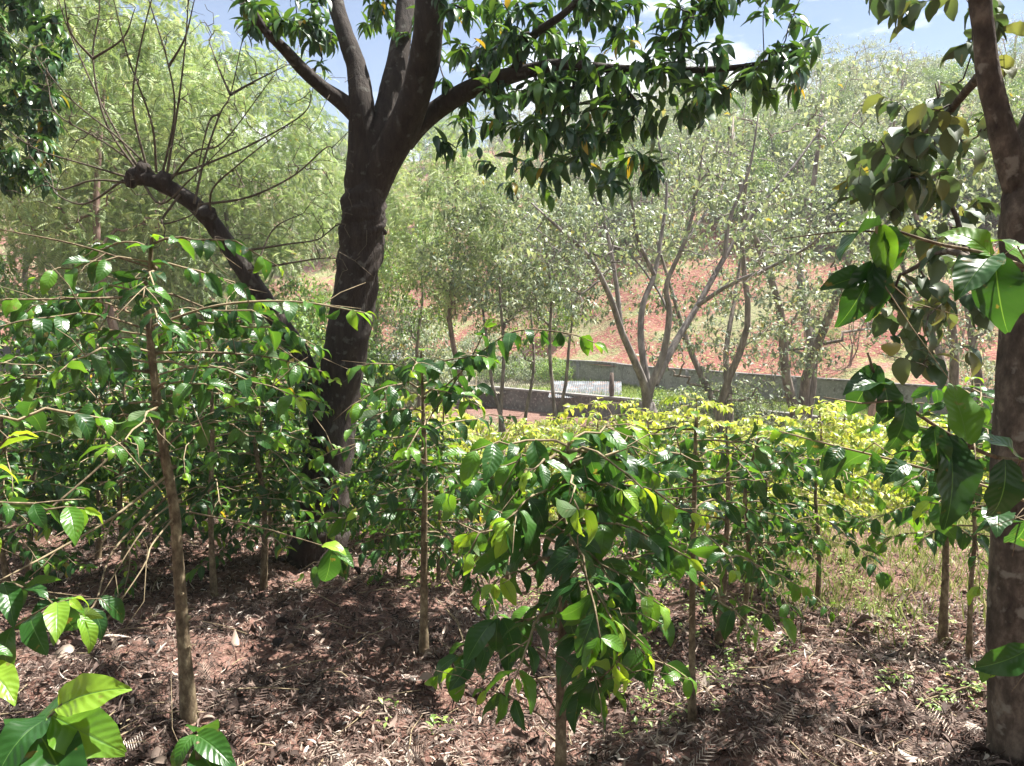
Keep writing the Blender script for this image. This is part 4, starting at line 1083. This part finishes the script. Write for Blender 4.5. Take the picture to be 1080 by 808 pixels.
# near plants that reach in from outside the frame
dN = 1.55
xR = P(1190, 400, 1.75)
tR = [np.array([xR[0], 1.75, float(gz(xR[0], 1.75))]), np.array([xR[0] + .02, 1.75, .8]), np.array([xR[0] + .05, 1.75, 1.5]), np.array([xR[0], 1.72, 2.1])]
coffee('near coffee plant reaching in from the right edge with big dark leaves', tR, [.022, .018, .013, .006], 0, .7, .16, 120, tpl=COF_WIDE, extra=[
    dict(p=bpx([(1200, 330, 1.75), (1120, 296, 1.6), (1040, 268, 1.5), (985, 256, 1.48), (925, 236, 1.45)]), r=.005, leaves=False, one=[
        (928, 238, 1.45, 872, 248, 1.40, .15, (0, .5, 1)), (925, 236, 1.45, 888, 212, 1.5, .75, (0, -.8, 1)), (930, 238, 1.45, 938, 292, 1.42, .55, (-.6, -1, .2)), (935, 240, 1.45, 965, 285, 1.42, .3, (.3, -1, .2)),
        (920, 278, 1.45, 902, 346, 1.40, .12, (.1, -1, .3)), (922, 275, 1.45, 938, 340, 1.42, .2, (.3, -1, .2)), (1045, 270, 1.5, 1010, 222, 1.5, .7, (0, -.9, .6)), (1045, 270, 1.5, 1020, 290, 1.4, .3), (1050, 272, 1.5, 1052, 345, 1.42, .15, (-.7, -1, 0)), (1080, 280, 1.55, 1068, 225, 1.6, .6, (.2, -1, .5)), (1085, 285, 1.55, 1090, 330, 1.5, .5, (0, -1, .4)),
        (915, 290, 1.45, 872, 300, 1.42, .2, (0, -1, .6))]),
    dict(p=bpx([(925, 236, 1.45), (922, 270, 1.45), (918, 300, 1.46)]), r=.003, leaves=False),
    dict(p=bpx([(1210, 540, 1.75), (1120, 490, 1.6), (1050, 482, 1.5), (985, 448, 1.45), (930, 405, 1.42), (915, 372, 1.42)]), r=.005, leaves=False, one=[
        (925, 385, 1.42, 898, 440, 1.40, .15, (-.5, -1, .3)), (930, 400, 1.42, 950, 452, 1.38, .1, (.1, -1, .3)), (935, 405, 1.42, 900, 395, 1.36, .2), (955, 425, 1.43, 955, 480, 1.38, .3, (.3, -1, .4)), (970, 440, 1.44, 1000, 432, 1.4, .2, (0, .3, 1)),
        (1000, 460, 1.46, 1020, 560, 1.38, .05, (.1, -1, .2)), (1010, 462, 1.47, 1000, 500, 1.4, .1, (0, -1, .5)), (985, 450, 1.45, 990, 500, 1.4, .15, (-.4, -1, 0)), (1060, 485, 1.5, 1065, 560, 1.45, .08, (0, -1, .2)), (1075, 485, 1.5, 1050, 440, 1.5, .35), (1020, 470, 1.48, 1010, 395, 1.5, .6, (0, -1, .4))]),
    dict(p=bpx([(1210, 620, 1.75), (1140, 560, 1.65), (1060, 520, 1.7), (960, 490, 1.75), (880, 470, 1.8), (822, 455, 1.9)]), r=.004, leaves=True, L=.12, bare=.3, tone=.3, thin=.3),
    dict(p=bpx([(1210, 700, 1.75), (1120, 680, 1.75), (1060, 690, 1.8), (1040, 700, 1.8)]), r=.004, L=.13, bare=.6, tone=.35, droop=.9),
    dict(p=bpx([(1210, 560, 1.75), (1120, 560, 1.8), (1050, 540, 1.9), (980, 530, 2.0)]), r=.004, L=.13, bare=.3, tone=.25, droop=.9)])
xL = P(-30, 900, .95)
tL = [np.array([xL[0], .95, float(gz(xL[0], .95))]), np.array([xL[0], .95, .45]), np.array([xL[0] + .02, .95, .86])]
coffee('near coffee plant with a broad lime leaf cluster in the bottom left corner', tL, [.012, .009, .005], 0, .4, .16, 121, tpl=COF_WIDE, extra=[
    dict(p=bpx([(-35, 880, .95), (0, 820, .97), (40, 770, 1.0), (66, 742, 1.0)]), r=.004, leaves=False, one=[
        (62, 745, 1.0, 118, 712, .98, .85, (-.2, -.8, .7)), (55, 755, 1.0, 118, 790, .95, .7, (.2, -.8, .8)), (50, 758, 1.0, -30, 800, .9, .15, (0, -.4, 1)), (45, 765, 1.0, 20, 735, 1.1, .3, (0, -.2, 1)), (40, 772, 1.0, 80, 830, .9, .3, (0, -.5, 1)), (30, 780, 1.0, -10, 840, .92, .2, (0, -.4, 1))]),
    dict(p=bpx([(-30, 850, .95), (-30, 740, 1.1), (-15, 700, 1.2)]), r=.003, leaves=False, one=[(-15, 705, 1.2, 18, 722, 1.15, .8), (-20, 690, 1.2, 8, 678, 1.2, .5), (-20, 560, 1.3, 6, 590, 1.3, .8)])])
xM = P(215, 900, 1.05)
coffee('coffee seedling with pointed green leaves at the bottom edge', [np.array([xM[0], 1.05, float(gz(xM[0], 1.05))]), P(212, 850, 1.07), P(208, 775, 1.1)], [.007, .005, .003], 0, .3, .11, 122, extra=[
    dict(p=bpx([(212, 850, 1.07), (200, 800, 1.1), (205, 770, 1.12)]), r=.002, leaves=False, one=[(205, 775, 1.1, 175, 800, 1.05, .5), (205, 772, 1.1, 222, 752, 1.2, .4), (207, 775, 1.1, 245, 795, 1.05, .35, (0, -.6, 1)), (205, 780, 1.1, 160, 815, 1.05, .45), (208, 790, 1.1, 240, 825, 1.0, .3)])], topw=False)
xK = P(-40, 700, 2.0)
coffee('low coffee branch cluster reaching in at the left edge above the litter', [np.array([xK[0], 2.0, float(gz(xK[0], 2.0))]), P(-45, 700, 2.0), P(-50, 560, 2.0), P(-45, 430, 2.0)], [.016, .014, .01, .006], 10, .4, .13, 123, z0=.5, extra=[
    dict(p=bpx([(-44, 700, 2.0), (0, 670, 2.0), (50, 640, 2.0), (75, 632, 2.0)]), r=.004, bare=.35, L=.15, tone=.42, droop=.9),
    dict(p=bpx([(-48, 520, 2.0), (0, 470, 1.9), (10, 460, 1.9)]), r=.004, bare=.5, L=.12, tone=.8)])

# ---- further plants: a few kinds, copied
MID = []
for k in range(4):
    o = coffee('leafy shaded coffee plant in the rows behind the foreground plants', [np.array(v, float) for v in [(0, 0, 0), (.03 * k - .04, .02, .6), (.02, -.03, 1.2), (0, .02, 1.85)]], [.021, .018, .013, .006], 56, .66, .112, 200 + k, tpl=COF_LO if k else COF_LO, group='shaded coffee plants in rows', z0=.22, split=False, tone=.3, step=.052)
    MID.append((o, tree_of(o)))
FLD = []
for k in range(5):
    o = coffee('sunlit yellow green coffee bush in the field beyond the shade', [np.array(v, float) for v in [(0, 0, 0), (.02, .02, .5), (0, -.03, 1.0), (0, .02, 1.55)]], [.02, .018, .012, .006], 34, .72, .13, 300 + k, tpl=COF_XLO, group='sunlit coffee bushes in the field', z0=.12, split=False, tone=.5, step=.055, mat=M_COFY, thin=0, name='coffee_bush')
    FLD.append((o, tree_of(o)))
used = {}
def put(lib, k, key, loc, rz, s, label=None, group=None):
    o, tr = lib[k]
    if (key, k) not in used:
        used[(key, k)] = 1; o.location = [float(c) for c in loc]; o.rotation_euler = (0, 0, rz); o.scale = (s, s, s)
        return o
    return dup(o, tr, loc, rz, s, label, group)
rg = random.Random(8)
midspots = []
for y in (5.6, 6.7, 7.8, 9.0):
    for x in np.arange(-6.6, -.6, 1.15):
        midspots.append((x + rg.uniform(-.3, .3), y + rg.uniform(-.35, .35)))
midspots += [(1.35, 6.0), (-4.1, 4.4), (-3.4, 4.9), (-5.0, 5.2), (.75, 4.6), (1.75, 5.1), (-.55, 5.4)]
kk = 0
ROWN = ['nearest', 'second', 'third', 'farthest']; ORD = ['first', 'second', 'third', 'fourth', 'fifth', 'sixth', 'seventh']; cnt_ = {}
nrow = len(midspots) - 7
for si, (x, y) in enumerate(midspots):
    if abs(x / y) > .78 or abs(x - base[0]) < .35 and abs(y - base[1]) < .45: continue
    if si < nrow:
        rw = int(np.argmin([abs(y - v) for v in (5.6, 6.7, 7.8, 9.0)])); c_ = cnt_.get(rw, 0); cnt_[rw] = c_ + 1
        lb = 'shaded coffee plant, %s from the left in the %s row left of the forked trunk' % (ORD[c_], ROWN[rw])
    else:
        lb = ['low leafy coffee plant right behind the centre plant', 'dense shaded coffee plant at the left, foremost of the shaded rows', 'dense shaded coffee plant behind the tall bare-trunked one, beside the foremost', 'dense shaded coffee plant cut by the left edge of the photo', 'small dense coffee plant close behind the right side of the centre plant', 'small dense coffee plant in the shade just left of the grass patch', 'small dense coffee plant between the forked trunk and the centre plant'][si - nrow]
    o_ = put(MID, kk % 4, 'mid', (x, y, float(gz(x, y))), rg.uniform(0, 6.28), rg.uniform(.8, 1.08) if x < -1.2 else rg.uniform(.6, .7)); o_['label'] = lb; kk += 1
kk = 0
for r_, y in enumerate(np.arange(6.85, 26.5, 1.35)):
    for x in np.arange(-.68 * y, .78 * y, 1.3 + y * .022):
        xx = x + rg.uniform(-.4, .4); yy = y + rg.uniform(-.4, .4)
        if yy < 10 and xx < -1.2 or yy < 8 and not 1.3 < xx < 3.4: continue
        if y < 10.5 and xx > 3.0 and rg.random() < .45: continue
        if rg.random() < .06: continue
        s = rg.uniform(.85, 1.1) * (.7 if y < 8 else 1.0 if y < 11 else 1.08 if y < 14 else 1.02)
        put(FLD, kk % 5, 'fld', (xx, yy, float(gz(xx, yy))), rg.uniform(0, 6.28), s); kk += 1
print('field bushes', kk)

# ------------------------------------------------------------------ litter, grass, small weeds
rng = np.random.default_rng(500)
def scatter(n_, d0, d1, pxlo=-60, pxhi=1140, pw=1.0):
    d = d0 + (d1 - d0) * rng.random(n_) ** pw
    x = (rng.uniform(pxlo, pxhi, n_) - 540) / FPX * d * 1.03
    return x, d
STRIP = []
for bnd, wd, cur in [(1.2, .10, .9), (2.4, .13, -.6), (.5, .08, 1.2), (1.8, .2, .3), (-1.2, .10, .7), (.3, .06, -1.2)]:
    STRIP.append(leaf_tpl(4, 1, wd, bnd, 0, 0, .9, .6, 0, cur))
BROAD = [leaf_tpl(4, 2, .42, b_, f_, .05, .85, .8) for b_, f_ in [(1.4, 1.2), (2.2, .9), (-1.0, -1.0), (.6, 1.6)]]
DRYF = [frond_tpl(9, .36, .028, b_, .6) for b_ in (.5, -.6, 1.3)]
Ls = []
for tpl, n_, L0, hz, d1 in [(STRIP, 270000, .06, .02, 12), (BROAD, 9000, .06, .02, 12), (DRYF, 9000, .13, .02, 9), (BROAD, 700, .11, .03, 9)]:
    x, y = scatter(n_, 1.6, d1, -200, 1300, pw=1.25)
    keep = (x < 2.2) | (x > .72 * y) | (y < 5.2) | (rng.random(n_) < .25)
    x, y = x[keep], y[keep]; m = len(x)
    dens = fbm(x * 1.3, y * 1.3, 44, 3)
    kp = rng.random(m) < .85 + dens * .9; x, y = x[kp], y[kp]; m = len(x)
    z = gz(x, y) + rng.uniform(.002, .03, m) + .03 * np.clip(fbm(x * 2, y * 2, 17, 3), 0, 1)
    D = rng.normal(0, 1, (m, 3)); D[:, 2] *= .28
    N_ = rng.normal(0, .45, (m, 3)); N_[:, 2] += 1
    Lf = Leaves(tpl)
    tone = np.clip(.42 + .3 * fbm(x * 1.1, y * 1.1, 71, 3) + rng.normal(0, .26, m), 0, 1)
    Lf.arr(np.column_stack([x, y, z]), D, N_, L0 * rng.uniform(.4, 1.35, m), tone)
    Ls.append(Lf.mesh('litter', rng))
M_LIT = tone_mat('dry_leaf', [(0, (.015, .010, .008)), (.32, (.06, .038, .030)), (.65, (.22, .155, .13)), (.85, (.5, .4, .32)), (1, (.62, .56, .5))], .75, .12)
for me, nm_ in zip(Ls, ('leaf_litter', 'fallen_broad_leaves', 'fallen_fronds', 'fallen_large_leaves')):
    link(nm_, me, M_LIT, kind='stuff', label={'leaf_litter': 'brown narrow dry leaf litter covering the ground', 'fallen_broad_leaves': 'curled brown broad dead leaves lying over the litter', 'fallen_large_leaves': 'large curled grey brown dead leaves on top of the litter', 'fallen_fronds': 'dry feathery fern-like fronds lying over the litter'}[nm_], cat='leaf litter')
# loose sticks
T = Tubes()
x, y = scatter(420, 2.0, 9)
for a, b_ in zip(x, y):
    h = rng.uniform(0, 6.28); l = rng.uniform(.08, .4); dx, dy = math.cos(h) * l, math.sin(h) * l
    z0 = float(gz(a, b_)) + .025; z1 = float(gz(a + dx, b_ + dy)) + rng.uniform(.02, .07)
    T.add([(a, b_, z0), (a + dx / 2 + rng.normal(0, .015), b_ + dy / 2, (z0 + z1) / 2 + .01), (a + dx, b_ + dy, z1)], [.004, .003, .0015], 4)
link('fallen_twigs', T.mesh('fallen_twigs'), B_TWIG, kind='stuff', label='thin dry twigs scattered over the litter', cat='twigs')

BLADE = [leaf_tpl(3, 1, .07, b_, 0, 0, .6, .7) for b_ in (.5, 1.0, 1.5)]
WEED = [leaf_tpl(2, 2, .5, .7, .3), leaf_tpl(2, 2, .4, 1.2, .3)]
Lf = Leaves(BLADE)
x, y = scatter(90000, 4.2, 17, 560, 1140, 1.2)
dens = fbm(x * .8, y * .8, 12, 3)
px_ = 540 + x / y * FPX
kp = (rng.random(len(x)) < (.75 + dens * 1.6) * np.clip((y - 4.3) / 1.8, 0.03, 1)) & ((px_ > 780) | (y > 8)); x, y = x[kp], y[kp]; m = len(x)
D = rng.normal(0, .35, (m, 3)); D[:, 2] = 1
Lf.arr(np.column_stack([x, y, gz(x, y)]), D, rng.normal(0, 1, (m, 3)), rng.uniform(.04, .16, m) * (1 + .0 * y), np.clip(rng.normal(.5, .22, m), 0, 1))
link('grass', Lf.mesh('grass', rng), tone_mat('grass_blade', [(0, (.09, .15, .03)), (.5, (.21, .27, .06)), (1, (.42, .38, .18))], .6, .4), kind='stuff', label='patchy sunlit grass and weeds on the slope at right', cat='grass')
Lf = Leaves(WEED)
x, y = scatter(900, 3.0, 7, 400, 1100)
kp = fbm(x * 1.5, y * 1.5, 52, 2) > .1; x, y = x[kp], y[kp]
for a, b_ in zip(x, y):
    c = np.array([a, b_, float(gz(a, b_)) + rng.uniform(.02, .06)])
    for q in range(rng.integers(4, 9)):
        an = rng.uniform(0, 6.28); Lf.add(c + rng.normal(0, .02, 3), [math.cos(an), math.sin(an), rng.uniform(-.1, .8)], [0, 0, 1.], rng.uniform(.015, .045), rng.uniform(.5, .9))
link('weeds', Lf.mesh('weeds', rng), M_GRN, kind='stuff', label='tiny green weed seedlings sprouting through the litter', cat='weeds')
Lf = Leaves(BLADE)
tt = rng.random(26000); kx = rng.random(26000)
sx = np.linspace(0, 1, len(lw)); 
ax_ = np.interp(tt, sx, lw[:, 0]); ay_ = np.interp(tt, sx, lw[:, 1]); bx_ = np.interp(tt, sx, uw[:, 0]); by_ = np.interp(tt, sx, uw[:, 1])
x = ax_ * (1 - kx) + bx_ * kx; y = ay_ * (1 - kx) + by_ * kx
m = len(x); D = rng.normal(0, .4, (m, 3)); D[:, 2] = 1
Lf.arr(np.column_stack([x, y, TZ + .12 * kx - .02]), D, rng.normal(0, 1, (m, 3)), rng.uniform(.15, .38, m), np.clip(rng.normal(.35, .2, m), 0, 1))
link('terrace_grass', Lf.mesh('terrace_grass', rng), bpy.data.materials['grass_blade'], kind='stuff', label='bright green grass strip between the two walls', cat='grass')

if HAZE:
    m, N, L = new_mat('haze_air'); out = N.new('ShaderNodeOutputMaterial'); pv = N.new('ShaderNodeVolumePrincipled')
    pv.inputs['Density'].default_value = HAZE; pv.inputs['Color'].default_value = (.95, .97, 1, 1); L.new(pv.outputs[0], out.inputs['Volume'])
    me = boxm('haze', [((-700, -300, -6), (1400, 0, 0), (0, 1400, 0), (0, 0, 90))]); link('haze', me, m, kind='stuff', label='thin pale air over the valley', cat='haze')
